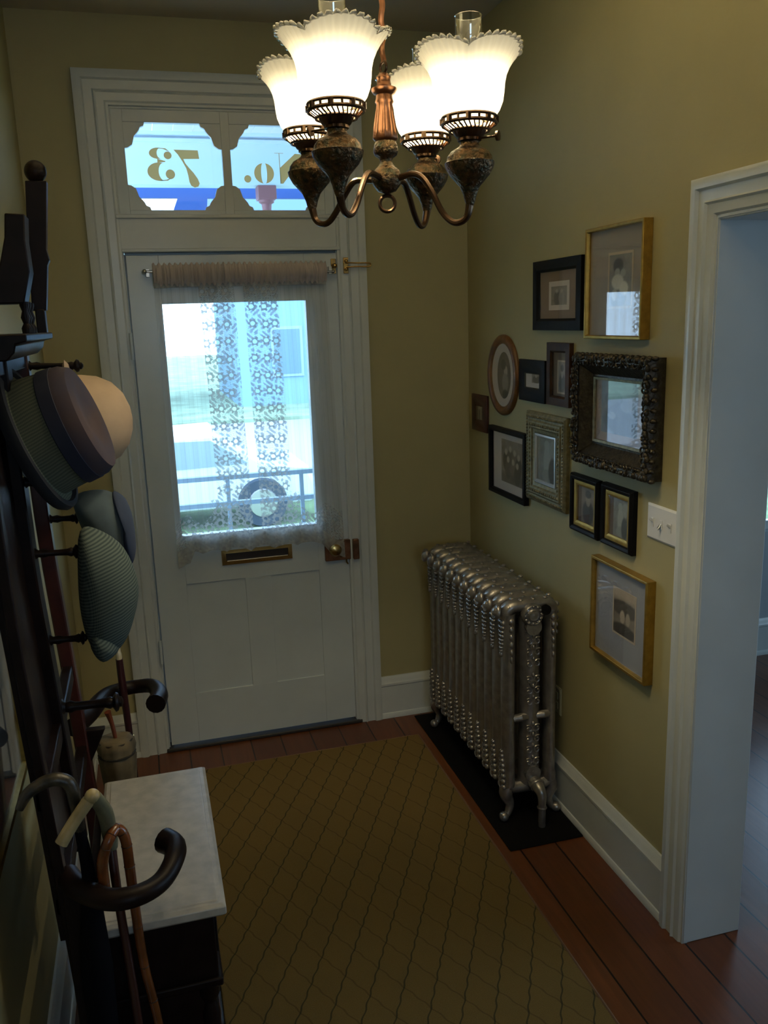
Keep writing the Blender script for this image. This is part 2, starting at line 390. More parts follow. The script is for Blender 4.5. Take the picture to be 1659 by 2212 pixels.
# ------------------------------------------------------------------ front door (structure) with its fittings as parts
D0, D1 = 0.0, 0.045
f = MB()
f.box(0.003, 0.133, D0, D1, 0.022, HD-0.006); f.box(0.746, 0.897, D0, D1, 0.022, HD-0.006)
f.box(0.133, 0.746, D0, D1, 2.030, HD-0.006)
f.box(0.133, 0.746, D0, D1, 0.795, 1.020); f.box(0.133, 0.746, D0, D1, 0.022, 0.265); f.box(0.399, 0.517, D0, D1, 0.265, 0.795)
door = struct('door_1', f, M_door, bevel=0.0015)
for x0, x1 in ((0.133, 0.399), (0.517, 0.746)):
    q = MB(); q.box(x0, x1, D0+0.007, D1-0.008, 0.265, 0.795); q.build('panel', M_door, door)
q = MB(); q.box(0.133, 0.746, 0.022, 0.026, 1.020, 2.030); q.build('glass_pane', M_pane, door)
# mail slot
q = MB(); q.rings([[(x, y, z) for x, z in ((x0, z0), (x1, z0), (x1, z1), (x0, z1))] for (x0, x1, z0, z1, y) in ((0.298, 0.623, 0.866, 0.936, 0.0), (0.300, 0.621, 0.868, 0.934, -0.008), (0.318, 0.603, 0.884, 0.922, -0.010), (0.320, 0.601, 0.886, 0.920, -0.002))], cap=False)
ms = q.build('mail_slot', M_brass, door, ang=25)
MB().box(0.320, 0.601, -0.0015, 0.001, 0.884, 0.922).build('slot_flap', mat('dark_brass', (0.06, 0.05, 0.045), 0.4, metal=0.8), ms)
MB().tube([(0.322, -0.008, 0.886), (0.600, -0.008, 0.886)], 0.0035, 8).build('slot_lip', mat('bright_steel', (0.7, 0.7, 0.7), 0.2, metal=1), ms)
# rim lock
rl = MB().box(0.775, 0.897, -0.022, 0.0, 0.838, 0.934).build('rim_lock', M_copper, door, bevel=0.003)
MB().lathe([(0.006, 0), (0.006, 0.016), (0.024, 0.022), (0.029, 0.034), (0.022, 0.045), (0.004, 0.050)], (0.818, -0.02, 0.897), (0, -1, 0), 20).build('door_knob', M_brass, rl)
MB().lathe([(0.009, 0), (0.009, 0.006), (0.003, 0.008)], (0.850, -0.021, 0.862), (0, -1, 0), 12).build('key_escutcheon', M_brass, rl)
MB().tube([(0.876, -0.016, 0.842), (0.876, -0.018, 0.826), (0.882, -0.018, 0.816)], 0.004, 8).build('latch_lever', M_brass, rl)
lk = MB().box(0.904, 0.932, -0.050, -0.026, 0.842, 0.938).build('lock_keeper', M_copper, door, bevel=0.003)
# swing bar guard at the head
q = MB(); q.box(0.866, 0.888, -0.006, 0.0, 2.140, 2.204); gp = q.build('guard_plate', M_brass, door, bevel=0.002)
MB().tube([(0.877, -0.004, 2.172), (0.877, -0.03, 2.172)], 0.005, 8).ball((0.877, -0.034, 2.172), 0.011).build('guard_ball', M_brass, gp)
q = MB(); q.box(0.914, 0.936, -0.042, -0.034, 2.138, 2.206); gh = q.build('guard_hinge', M_brass, door, bevel=0.002)
MB().tube([(0.925, -0.052, 2.183), (0.97, -0.054, 2.181), (1.024, -0.056, 2.180), (1.033, -0.056, 2.173), (1.024, -0.056, 2.165), (0.97, -0.054, 2.166), (0.925, -0.052, 2.164)], 0.0032, 8, smooth=5).ball((0.925, -0.048, 2.19), 0.008).ball((0.925, -0.048, 2.155), 0.008).build('guard_bar', M_brass, gh)
for z in (1.86, 0.5):
    MB().tube([(-0.006, -0.034, z-0.055), (-0.006, -0.034, z+0.055)], 0.007, 10).build('hinge', M_door, door)

# ------------------------------------------------------------------ transom light over the door
f = MB(); ty0, ty1 = 0.0, 0.03
f.box(-0.004, 0.040, ty0, ty1, 2.37, 2.795); f.box(0.8520, 0.904, ty0, ty1, 2.37, 2.795); f.box(0.4265, 0.4615, ty0, ty1, 2.388, 2.79)
for a, b in ((0.040, 0.4265), (0.4615, 0.852)):
    f.box(a, b, ty0, ty1, 2.37, 2.4065); f.box(a, b, ty0, ty1, 2.7430, 2.795)
tw = struct('window_1', f, M_door, bevel=0.0015)
def corner(cx, cz, sx, sz, L=0.084):
    pts = [(0, 0), (L, 0), (L-0.004, 0.012), (L-0.018, 0.018), (L-0.024, 0.030), (0.052, 0.040), (0.040, 0.052), (0.030, L+0.0), (0.018, L+0.008), (0.012, L+0.012), (0, L+0.014)]
    return MB().prism([(cx+sx*a, 0.004, cz+sz*b) for a, b in pts], (0, 0.02, 0))
for a, b in ((0.040, 0.4265), (0.4615, 0.852)):
    for cx, sx in ((a, 1), (b, -1)):
        for cz, sz in ((2.4065, 1), (2.743, -1)):
            corner(cx, cz, sx, sz).build('corner_bracket', M_door, tw)
    MB().box(a, b, 0.020, 0.023, 2.4065, 2.743).build('glass_pane', M_pane, tw)
GY = 0.0185
def flat(polys): 
    b = MB()
    for p in polys: b.add([(x, GY, z) for x, z in p], [tuple(range(len(p)))])
    return b
def arcpts(cx, cz, rx, rz, a0, a1, n): return [(cx+rx*math.cos(math.radians(a0+(a1-a0)*i/n)), cz+rz*math.sin(math.radians(a0+(a1-a0)*i/n))) for i in range(n+1)]
def crescents(b, cx, cz, rx, rz, ix, irx, irz, a0, a1):
    o = arcpts(cx, cz, rx, rz, a0, a1, 20); i_ = arcpts(ix, cz, irx, irz, a0, a1, 20)
    return b.grid([[(x, GY, z) for x, z in o], [(x, GY, z) for x, z in i_]])
seven = [(0.232, 2.6445), (0.330, 2.6435), (0.3335, 2.6100), (0.2690, 2.6087), (0.276, 2.592), (0.290, 2.574), (0.3060, 2.556), (0.3220, 2.532), (0.3283, 2.514), (0.322, 2.5020), (0.3070, 2.4978), (0.2930, 2.5050), (0.2866, 2.520), (0.2840, 2.543), (0.2782, 2.572), (0.2640, 2.600), (0.2480, 2.626)]
flat([seven]).build('numeral_seven', M_goldp, tw)
# mirrored three: lobes open to the right as seen from inside
three = [arcpts(0.207, 2.6220, 0.0160, 0.0150, 0, 350, 14), arcpts(0.212, 2.5490, 0.0190, 0.0190, 0, 350, 14),
         [(0.168, 2.6510), (0.200, 2.6490), (0.216, 2.636), (0.206, 2.640), (0.190, 2.6465), (0.168, 2.6485)], [(0.170, 2.5225), (0.200, 2.5240), (0.226, 2.540), (0.214, 2.534), (0.194, 2.5275), (0.170, 2.5250)],
         [(0.164, 2.594), (0.196, 2.5965), (0.196, 2.600), (0.164, 2.6085)]]
crescents(crescents(flat(three), 0.168, 2.6295, 0.035, 0.0215, 0.180, 0.016, 0.0205, 80, 280), 0.170, 2.5585, 0.049, 0.0360, 0.188, 0.022, 0.0345, 80, 280).build('numeral_three', M_goldp, tw)
flat([[(0.6474, 2.6392), (0.6856, 2.6384), (0.6856, 2.6366), (0.6474, 2.6374)], [(0.6660, 2.637), (0.6690, 2.637), (0.6700, 2.516), (0.6672, 2.516)], [(0.6690, 2.5800), (0.7351, 2.6365), (0.7800, 2.6345), (0.6790, 2.516), (0.6674, 2.516)],
      [(0.7790, 2.6345), (0.7815, 2.6345), (0.7830, 2.518), (0.7805, 2.518)], [(0.7640, 2.520), (0.8000, 2.520), (0.8000, 2.518), (0.7640, 2.518)]]).build('letter_n', M_goldp, tw)
crescents(crescents(MB(), 0.5995, 2.5568, 0.042, 0.0405, 0.5955, 0.0085, 0.040, 92, 268), 0.6000, 2.5568, 0.0415, 0.0405, 0.6045, 0.0075, 0.040, -88, 88).build('letter_o', M_goldp, tw)
flat([arcpts(0.5290, 2.5340, 0.0150, 0.0150, 0, 340, 16)]).build('full_stop', M_goldp, tw)

# parlour windows, plus an unseen rear hall window added for fill light
def sash(name, axis, a0, a1, z0, z1, d0, d1):
    f = MB(); t = 0.05
    def bx(p, q, zz0, zz1, e0, e1): f.box(p, q, e0, e1, zz0, zz1) if axis == 'x' else f.box(e0, e1, p, q, zz0, zz1)
    bx(a0, a0+t, z0, z1, d0, d1); bx(a1-t, a1, z0, z1, d0, d1); bx(a0, a1, z0, z0+t, d0, d1); bx(a0, a1, z1-t, z1, d0, d1); zm = (z0+z1)/2; bx(a0, a1, zm-t/2, zm+t/2, d0, d1)
    o = struct(name, f, M_white, bevel=0.003); g = MB(); dm = (d0+d1)/2
    (g.box(a0+t, a1-t, dm-0.002, dm+0.002, z0+t, z1-t) if axis == 'x' else g.box(dm-0.002, dm+0.002, a0+t, a1-t, z0+t, z1-t)); g.build('glass_pane', M_pane, o)
sash('window_2', 'x', 3.22, 4.3, 0.72, 2.45, 0.09, 0.13)
sash('window_3', 'y', -3.9, -1.6, 1.20, 2.60, 5.05, 5.09)
sash('fill_window_rear', 'x', 0.0, 1.1, 1.50, 2.50, YN-0.1, YN-0.06)  # added out of view to let fill daylight into the hall

# ================================================================== OUTDOORS
struct('porch_floor', B(-3.5, 6, 0.16, 2.3, -0.14, -0.06), mat('porch_boards', (0.28, 0.31, 0.34), 0.6))
f = MB()
for i in range(80): f.box(-3.5+i*0.12, -3.5+i*0.12+0.115, 0.16, 2.02, 3.10, 3.12)
struct('porch_ceiling', f, mat('porch_ceiling_paint', (0.80, 0.82, 0.84), 0.5))
f = MB(); f.box(-3.5, 6, 1.98, 2.12, 2.80, 3.10); f.box(-3.5, 6, 1.95, 2.0, 3.045, 3.065); f.box(-3.5, 6, 1.92, 2.0, 3.08, 3.10)
struct('porch_beam', f, mat('porch_beam_paint', (0.62, 0.78, 0.90), 0.5))
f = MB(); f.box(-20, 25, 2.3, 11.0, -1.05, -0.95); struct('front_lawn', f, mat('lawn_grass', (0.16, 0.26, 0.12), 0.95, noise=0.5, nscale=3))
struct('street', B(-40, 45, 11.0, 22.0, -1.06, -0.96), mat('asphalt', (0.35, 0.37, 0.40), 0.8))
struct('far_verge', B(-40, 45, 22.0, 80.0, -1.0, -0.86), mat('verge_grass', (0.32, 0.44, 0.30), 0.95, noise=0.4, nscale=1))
vl = tag(MB().box(-3.5, 6, 2.40, 2.44, 2.776, 2.98).prism([(0.362, 2.40, 2.776), (0.330, 2.40, 2.700), (0.55, 2.40, 2.690), (0.56, 2.40, 2.776)], (0, 0.04, 0)).build('porch_valance', mat('blue_valance_paint', (0.035, 0.09, 0.30), 0.5)), kind='structure')
pp = thing('porch_lantern', (0.905, 2.03, 2.60), 'dusky red turned pendant hanging from the porch beam outside the transom', 'lantern')
Mred = mat('red_porch_paint', (0.30, 0.13, 0.15), 0.5)
MB().box(0.845, 0.965, 1.97, 2.09, 2.715, 2.80).build('block', Mred, pp, bevel=0.006)
MB().lathe([(0.004, 2.590), (0.022, 2.605), (0.030, 2.625), (0.022, 2.645), (0.030, 2.655), (0.034, 2.690), (0.050, 2.700), (0.052, 2.716)], (0.905, 2.03, 0), n=16).build('finial', Mred, pp)
rg = thing('porch_railing', (0.6, 1.9, -0.06), 'grey blue porch railing of two rails with slim balusters beyond the lace curtain', 'railing')
Mr = mat('railing_paint', (0.22, 0.32, 0.42), 0.5)
MB().box(-3, 5, 1.88, 1.93, 0.925, 0.955).build('top_rail', Mr, rg); MB().box(-3, 5, 1.885, 1.925, 0.745, 0.775).build('middle_rail', Mr, rg); MB().box(-3, 5, 1.885, 1.925, 0.05, 0.08).build('bottom_rail', Mr, rg)
for i in range(14): MB().box(-2.0+i*0.5, -1.975+i*0.5, 1.893, 1.918, -0.06, 0.925).build('baluster', Mr, rg)
# parked car
Mc = mat('pale_car_paint', (0.62, 0.70, 0.76), 0.3, coat=0.4); cx, cy, cz = 0.25, 9.2, -0.96
car = thing('parked_car', (cx, cy, cz), 'pale car parked across the lawn beyond the porch railing', 'car')
prof = [(-2.1, 0.30), (-2.15, 0.62), (-2.0, 0.78), (-1.2, 0.88), (-0.6, 1.36), (0.7, 1.40), (1.35, 0.95), (2.0, 0.86), (2.1, 0.55), (2.05, 0.30)]
MB().prism([(cx+a, cy-0.8, cz+b) for a, b in prof], (0, 1.6, 0)).build('body', Mc, car, bevel=0.06, segs=3)
for q in ([(-1.0, 0.92), (-0.55, 1.28), (0.0, 1.31), (0.0, 0.92)], [(0.06, 0.92), (0.06, 1.31), (0.62, 1.30), (1.12, 0.95)]):
    MB().prism([(cx+a, cy-0.815, cz+b) for a, b in q], (0, 0.02, 0)).build('side_window', mat('car_glass', (0.25, 0.34, 0.40), 0.2), car)
for wx in (-1.35, 1.3):
    wl = MB().lathe([(0.02, 0.0), (0.34, 0.0), (0.36, 0.05), (0.36, 0.2), (0.3, 0.24), (0.02, 0.24)], (cx+wx, cy-0.88, cz+0.36), (0, 1, 0), 24).build('wheel', mat('tyre_rubber', (0.03, 0.05, 0.08), 0.8), car)
    MB().lathe([(0.01, 0.0), (0.2, 0.0), (0.22, 0.03)], (cx+wx, cy-0.90, cz+0.36), (0, 1, 0), 20).build('hubcap', mat('hubcap_metal', (0.6, 0.6, 0.62), 0.3, metal=1), wl)
def house(x0, x1, y, h, rh, wallc, roofc, label, nw, name='neighbour_house'):
    hz = -0.9; o = thing(name, ((x0+x1)/2, y, hz), label, 'house')
    MB().box(x0, x1, y, y+8, hz, hz+h).build('walls', wallc, o)
    xm = (x0+x1)/2
    MB().prism([(x0-0.5, y-0.5, hz+h), (x0-0.5, y+4, hz+h+rh), (x0-0.5, y+8.5, hz+h)], (x1-x0+1, 0, 0)).build('roof', roofc, o)
    for k in range(nw):
        wx = x0+(k+0.5)*(x1-x0)/nw
        for z in (1.0, 4.0):
            fr = MB().box(wx-0.55, wx+0.55, y-0.06, y, hz+z, hz+z+1.7).build('window', mat('house_trim', (0.30, 0.44, 0.60), 0.5), o)
            MB().box(wx-0.45, wx+0.45, y-0.08, y-0.02, hz+z+0.1, hz+z+1.6).build('pane', mat('house_glass', (0.13, 0.24, 0.36), 0.3), fr)
Mb = mat('slate_blue_siding', (0.22, 0.38, 0.55), 0.7); Mbr = mat('slate_roof', (0.07, 0.15, 0.38), 0.6)
house(3.2, 13.5, 26, 6.2, 3.0, Mb, Mbr, 'slate blue house across the street at the right of the curtain gap', 3)
house(-12, -1.0, 27, 5.6, 3.6, mat('white_siding', (0.75, 0.80, 0.85), 0.7), Mbr, 'white house with a blue slate roof across the street at left', 3)

# ================================================================== CHANDELIER
CX, CY = 0.572, -1.937
ch = thing('chandelier', (CX, CY, ZC), 'four-light bronze chandelier with lit ruffled white glass shades hanging from the ceiling', 'chandelier')
def colfl(r, z, t):
    k = 1 + (0.07*math.cos(10*t) if -0.82 < z-ZC+0.0 < -0.735 else 0); return r*k, z
pr = [(0.003, 2.203), (0.008, 2.205), (0.020, 2.209), (0.030, 2.222), (0.034, 2.236), (0.029, 2.250), (0.016, 2.262), (0.012, 2.270), (0.015, 2.276), (0.024, 2.282), (0.027, 2.291), (0.025, 2.302), (0.022, 2.310)]
MB().lathe(pr, (CX, CY, 0), n=28).build('bowl', M_bronze, ch, ang=60)
MB().lathe([(0.022, 2.310), (0.027, 2.316), (0.024, 2.335), (0.019, 2.365), (0.017, 2.384), (0.020, 2.388), (0.018, 2.394), (0.017, 2.402), (0.023, 2.405), (0.027, 2.411), (0.027, 2.415), (0.016, 2.420), (0.014, 2.432), (0.016, 2.436), (0.010, 2.444), (0.003, 2.446)], (CX, CY, 0), n=40, mod=lambda r, z, t: (r*(1+(0.09*math.cos(10*t) if 2.318 < z < 2.38 else 0)), z)).build('fluted_column', M_copper, ch, ang=60)
MB().torus((CX, CY, 2.184), 0.0165, 0.0042, (0.3, 1, 0)).build('bottom_ring', M_bronze_s, ch)
MB().torus((CX, CY, 2.456), 0.0120, 0.0030, (1, 0.3, 0)).build('top_loop', M_bronze_s, ch)
q = MB()
MB().tube([(CX+0.002*math.cos(i*0.9), CY+0.002*math.sin(i*0.9), 2.466+i*0.008) for i in range(81)], 0.0062, 8).build('twisted_stem', M_copper, ch)
MB().lathe([(0.055, ZC), (0.052, ZC-0.012), (0.03, ZC-0.03), (0.010, ZC-0.036), (0.008, ZC-0.05)], (CX, CY, 0), n=24).build('ceiling_canopy', M_bronze_s, ch)
HALF = 0.139
for lx, ly, dz, ph in ((HALF, -0.136, 0.002, 5.47), (-HALF, -0.141, 0.018, 6.30), (HALF, 0.143, 0.020, 4.1), (-HALF, 0.138, 0.025, 5.0)):
    R = math.hypot(lx, ly); ux, uy = lx/R, ly/R; px, py = CX+lx, CY+ly; zz = dz
    pa = [(0.030, 2.234), (0.062, 2.238), (0.085, 2.228+dz*0.3), (0.108, 2.196+dz*0.6), (0.130, 2.155+dz), (0.152, 2.133+dz), (0.172, 2.130+dz), (0.188, 2.141+dz), (R, 2.168+dz)]
    MB().tube([(CX+ux*a, CY+uy*a, z) for a, z in pa], [0.0068]*7+[0.0072, 0.009], 10, smooth=5).build('arm', M_bronze_s, ch)
    MB().lathe([(0.007, 2.160), (0.011, 2.170), (0.014, 2.182), (0.020, 2.196), (0.022, 2.199), (0.030, 2.208), (0.041, 2.220), (0.049, 2.234), (0.051, 2.242), (0.0515, 2.244), (0.048, 2.247), (0.046, 2.256), (0.038, 2.266), (0.027, 2.272), (0.021, 2.276), (0.019, 2.281), (0.021, 2.284)], (px, py, dz), n=32).build('font', M_bronze, ch, ang=60)
    bn = MB().lathe([(0.017, 2.283), (0.024, 2.286), (0.024, 2.291), (0.028, 2.294), (0.034, 2.305)], (px, py, dz), n=36, mod=lambda r, z, t: (r*(1+0.03*math.cos(18*t)), z)).build('burner', M_bronze_s, ch)
    kx, ky = (uy, -ux) if lx < 0 else (ux, uy)
    MB().tube([(px+kx*0.02, py+ky*0.02, 2.289+dz), (px+kx*0.060, py+ky*0.060, 2.289+dz)], 0.0022, 6).lathe([(0.002, 0), (0.010, 0.001), (0.010, 0.006), (0.002, 0.007)], (px+kx*0.058, py+ky*0.058, 2.289+dz), (kx, ky, 0), 12).build('wick_knob', M_bronze_s, bn)
    # pierced gallery: two rings joined by posts, shade glow shows through
    g = MB()
    g.torus((px, py, 2.330+dz), 0.0545, 0.0034, n=36, m=6); g.torus((px, py, 2.318+dz), 0.0545, 0.0038, n=36, m=6); g.torus((px, py, 2.305+dz), 0.0400, 0.0030, n=30, m=6)
    for k in range(16):
        a = k*PI/8; g.tube([(px+0.0545*math.cos(a), py+0.0545*math.sin(a), 2.318+dz), (px+0.0545*math.cos(a), py+0.0545*math.sin(a), 2.330+dz)], 0.0060 if k % 2 else 0.0026, 6)
    for k in range(32):
        a = k*PI/16; a2 = a+0.12; g.tube([(px+0.054*math.cos(a), py+0.054*math.sin(a), 2.317+dz), (px+0.041*math.cos(a2), py+0.041*math.sin(a2), 2.306+dz)], 0.0018, 5)
    g.build('gallery', M_bronze_s, ch)
    # ruffled shade
    def ruff(r, z, t, ph=ph):
        k = max(0.0, (z-2.385)/0.065); k2 = k*k
        w = (abs(math.cos(2*t+ph))**0.55-0.65)
        return r+0.009*k2*w+0.0034*k2*math.cos(44*t), z+0.020*k2*w+0.0012*k2*math.cos(44*t)
    sp = [(0.049, 2.320), (0.053, 2.330), (0.062, 2.342), (0.0685, 2.358), (0.071, 2.375), (0.0725, 2.392), (0.0760, 2.408), (0.082, 2.422), (0.089, 2.433), (0.097, 2.443), (0.1025, 2.450)]
    n = 168; rings = []
    for r, z in sp:
        ring = []
        for j in range(n):
            t = j*2*PI/n; rr, z2 = ruff(r, z, t); ring.append((px+rr*math.cos(t), py+rr*math.sin(t), z2+dz))
        rings.append(ring)
    sh = MB().rings(rings, cap=False).build('shade', M_shade, ch, ang=80)
    edge = []; er = []
    for j in range(n):
        t = j*2*PI/n; rr, z2 = ruff(0.1038, 2.4515, t); edge.append((px+rr*math.cos(t), py+rr*math.sin(t), z2+dz)); er.append(0.0034+0.0016*math.cos(44*t))
    MB().tube(edge, er, 6, closed=True).build('crimped_edge', M_rim, sh, ang=80)
    MB().rings([[(px+r*math.cos(j*2*PI/24), py+r*math.sin(j*2*PI/24), z+dz) for j in range(24)] for r, z in ((0.024, 2.300), (0.030, 2.345), (0.0265, 2.39), (0.0262, 2.516), (0.0275, 2.518), (0.0262, 2.519))], cap=False).build('chimney', M_clear, ch, ang=70)
    eb = bpy.data.materials.get('bulb_glow') or mat('bulb_glow', (1, 0.9, 0.7), 0.5)
    b_ = eb.node_tree.nodes['Principled BSDF']; b_.inputs['Emission Color'].default_value = (1.0, 0.78, 0.48, 1); b_.inputs['Emission Strength'].default_value = 12
    MB().lathe([(0.006, 2.290), (0.008, 2.306), (0.014, 2.322), (0.015, 2.332), (0.010, 2.344), (0.002, 2.350)], (px, py, dz), n=14).build('bulb', eb, ch, ang=80)
    L = bpy.data.lights.new('lamp_light', 'POINT'); L.energy = LAMP_W; L.color = (1.0, 0.80, 0.53); L.shadow_soft_size = 0.018
    lo = bpy.data.objects.new('lamp_light', L); lo.location = (lx, ly, 2.376+dz-ZC); lo.parent = ch; COL.objects.link(lo)

cl = thing('rear_fill_lamp', (0.62, -5.4, ZC), 'added, unseen round opal lamp giving warm fill from the rear hall behind the viewpoint', 'ceiling light')  # lamp added out of view to warm and brighten the hall
MB().lathe([(0.12, ZC), (0.12, ZC-0.02), (0.10, ZC-0.03)], (0.62, -5.4, 0), n=24).build('base', M_bronze_s, cl)
MB().lathe([(0.10, ZC-0.02), (0.15, ZC-0.05), (0.14, ZC-0.10), (0.08, ZC-0.14), (0.01, ZC-0.15)], (0.62, -5.4, 0), n=28).build('globe', M_shade, cl)
L = bpy.data.lights.new('rear_fill_light', 'POINT'); L.energy = REAR_W; L.color = (1.0, 0.72, 0.42); L.shadow_soft_size = 0.12  # warm fill from the added lamp
lo = bpy.data.objects.new('rear_fill_light', L); lo.location = (0, 0, -0.30); lo.parent = cl; COL.objects.link(lo)

# ================================================================== RUG, PAD, RADIATOR
rb = B(0.085, 1.137, -3.3, -0.255, 0.001, 0.012).build('rug', M_rug, None, bevel=0.004)
tag(rb, 'tan hall rug with thin dark wavy diamond lattice on the board floor', 'rug')
MB().tube([(0.089, -0.259, 0.008), (1.133, -0.259, 0.008), (1.133, -3.296, 0.008)], 0.006, 8).build('bound_edge', mat('rug_binding', (0.15, 0.085, 0.045), 0.9), rb)
pad = B(1.178, 1.476, -1.225, -0.055, 0.001, 0.007).build('radiator_mat', M_black, None, bevel=0.002)
tag(pad, 'black metal floor mat under the silver radiator', 'mat')

RX = (1.257, 1.345, 1.428); RAD0, RADP, RADN = -0.185, 0.0835, 11
rad = thing('radiator', (1.345, -0.6, 0.007), 'ornate silver-painted cast iron radiator standing along the right wall', 'radiator')
def section_mb(y):
    b = MB(); a = 0.034
    for x, rx, ry in ((RX[0], 0.024, 0.037), (RX[1], 0.040, 0.038), (RX[2], 0.023, 0.037)):
        rr = []
        for z in np.linspace(0.150, 0.855, 12):
            k = 1.0 + 0.10*(abs((z-0.5)/0.35))**6
            rr.append([(x+rx*k*math.cos(t*2*PI/12), y+ry*math.sin(t*2*PI/12), z) for t in range(12)])
        b.rings(rr)
    # crown arch: side profile rounded in x, domed in y
    for s, zc in ((1, 0.868), (-1, 0.150)):
        path = [(RX[0]-0.012, y, zc-s*0.034), (RX[0]-0.010, y, zc-s*0.010), (RX[0]+0.012, y, zc+s*0.010), (RX[1]-0.03, y, zc+s*0.014), (RX[1]+0.03, y, zc+s*0.014), (RX[2]-0.012, y, zc+s*0.010), (RX[2]+0.008, y, zc-s*0.010), (RX[2]+0.010, y, zc-s*0.034)]
        b.tube(path, [0.022, 0.030, 0.032, 0.033, 0.033, 0.032, 0.029, 0.022], 12, smooth=3, flat=0.8)
    b.tube([(RX[1], y-0.044, 0.80), (RX[1], y+0.044, 0.80)], 0.032, 12); b.tube([(RX[1], y-0.044, 0.20), (RX[1], y+0.044, 0.20)], 0.032, 12)
    return b
def orn_mb(y):
    b = MB(); xf = RX[0]-0.026
    b.lathe([(0.031, -0.004), (0.031, 0.004), (0.026, 0.009), (0.022, 0.004), (0.016, 0.006), (0.014, 0.013), (0.003, 0.016)], (xf-0.020, y, 0.866), (-1, 0, 0.25), 16)
    z = 0.822
    for i, (w, h) in enumerate(((0.024, 0.016), (0.021, 0.014), (0.019, 0.013), (0.017, 0.013), (0.015, 0.012), (0.013, 0.012), (0.010, 0.010), (0.008, 0.010))):
        for sgn in (-1, 1): b.ball((xf+0.002, y+sgn*w*0.55, z), (0.010, w*0.5, h*0.62), 8, 6)
        b.torus((xf-0.003, y, z-0.006), w*0.50, 0.0026, (1, 0, 0.25), 10, 5); z -= h*1.25
    b.ball((xf, y, z-0.002), (0.009, 0.008, 0.012), 8, 6)
    z = 0.150
    for i, (w, h) in enumerate(((0.028, 0.020), (0.026, 0.020), (0.024, 0.019), (0.022, 0.018), (0.019, 0.017), (0.016, 0.016), (0.012, 0.015), (0.009, 0.014))):
        for sgn in (-1, 1): b.ball((xf+0.002, y+sgn*w*0.55, z), (0.011, w*0.5, h*0.6), 8, 6)
        b.torus((xf-0.004, y, z+0.007), w*0.45, 0.0026, (1, 0, -0.25), 10, 5); z += h*1.15
    # beads along the crown
    for k in range(7): b.ball((RX[0]+0.022+k*0.025, y+0.012*(-1)**k, 0.904), (0.010, 0.012, 0.006), 7, 5)
    for k in range(5): b.ball((RX[2]+0.030, y, 0.868-k*0.028), (0.008, 0.016-k*0.002, 0.010), 7, 5)
    return b
sm_ = section_mb(RAD0); om_ = orn_mb(RAD0); sm_.add(om_.v, om_.f); s0 = sm_.build('section', M_silver, rad, ang=60)
for i in range(1, RADN):
    c = s0.copy(); COL.objects.link(c); c.parent = rad; c.location = (0, -RADP*i, 0)
YE = RAD0-RADP*(RADN-1)-0.035
# near end face: medallion, scroll relief on the middle column, lugs, valve
q = MB(); q.lathe([(0.043, -0.01), (0.043, 0.006), (0.037, 0.014), (0.032, 0.008), (0.024, 0.010), (0.020, 0.018), (0.012, 0.016), (0.003, 0.020)], (RX[1]-0.004, YE, 0.850), (0, -1, 0), 24)
for k in range(12): q.ball((RX[1]-0.004+0.033*math.cos(k*PI/6), YE-0.010, 0.850+0.033*math.sin(k*PI/6)), 0.006, 7, 5)
q.build('end_medallion', M_silver, rad, ang=60)
MB().lathe([(0.019, 0), (0.019, 0.012), (0.003, 0.014)], (RX[1]+0.046, YE-0.006, 0.866), (0, -1, 0), 16).build('vent_plug', M_black, rad)
q = MB()
def spiral(cx, cz, r, a0, turns, sg):
    return [(cx+sg*(r*(1-0.75*i/20))*math.cos(a0+turns*2*PI*i/20), YE-0.003, cz+(r*(1-0.75*i/20))*math.sin(a0+turns*2*PI*i/20)) for i in range(21)]
for cz in (0.745, 0.700, 0.655, 0.590, 0.545, 0.500, 0.390, 0.345, 0.300, 0.250):
    for sg in (-1, 1): q.tube(spiral(RX[1]+sg*0.017, cz, 0.016, 1.0, 1.1, sg), 0.0034, 5)
    q.ball((RX[1], YE-0.004, cz+0.020), (0.007, 0.006, 0.010), 7, 5)
for cz in (0.725, 0.575, 0.370, 0.235): q.torus((RX[1], YE-0.003, cz), 0.012, 0.004, (0, 1, 0), 14, 6)
q.tube([(RX[1]-0.030, YE+0.004, 0.785), (RX[1], YE-0.006, 0.775), (RX[1]+0.030, YE+0.004, 0.785)], 0.004, 6, smooth=4); q.tube([(RX[1]-0.030, YE+0.004, 0.205), (RX[1], YE-0.006, 0.212), (RX[1]+0.030, YE+0.004, 0.205)], 0.004, 6, smooth=4)
q.tube([(RX[1], YE-0.001, 0.79), (RX[1], YE-0.001, 0.20)], 0.0028, 6)
q.build('scrollwork', M_silver, rad, ang=60)
for x in (RX[0], RX[2]):
    q = MB().tube([(x, YE+0.002, 0.84), (x, YE+0.002, 0.67)], 0.003, 6)
    for k in range(6): q.ball((x, YE-0.001, 0.83-k*0.03), (0.013-k*0.0012, 0.008, 0.014), 8, 5)
    q.build('bead_drop', M_silver, rad, ang=60)
for x0, x1 in ((RX[0]+0.018, RX[1]-0.024), (RX[1]+0.024, RX[2]-0.016)):
    MB().tube([(x0-0.004, YE+0.012, 0.435), ((x0+x1)/2, YE+0.004, 0.440), (x1+0.004, YE+0.012, 0.435)], [0.014, 0.016, 0.014], 10).build('tie_lug', M_silver, rad)
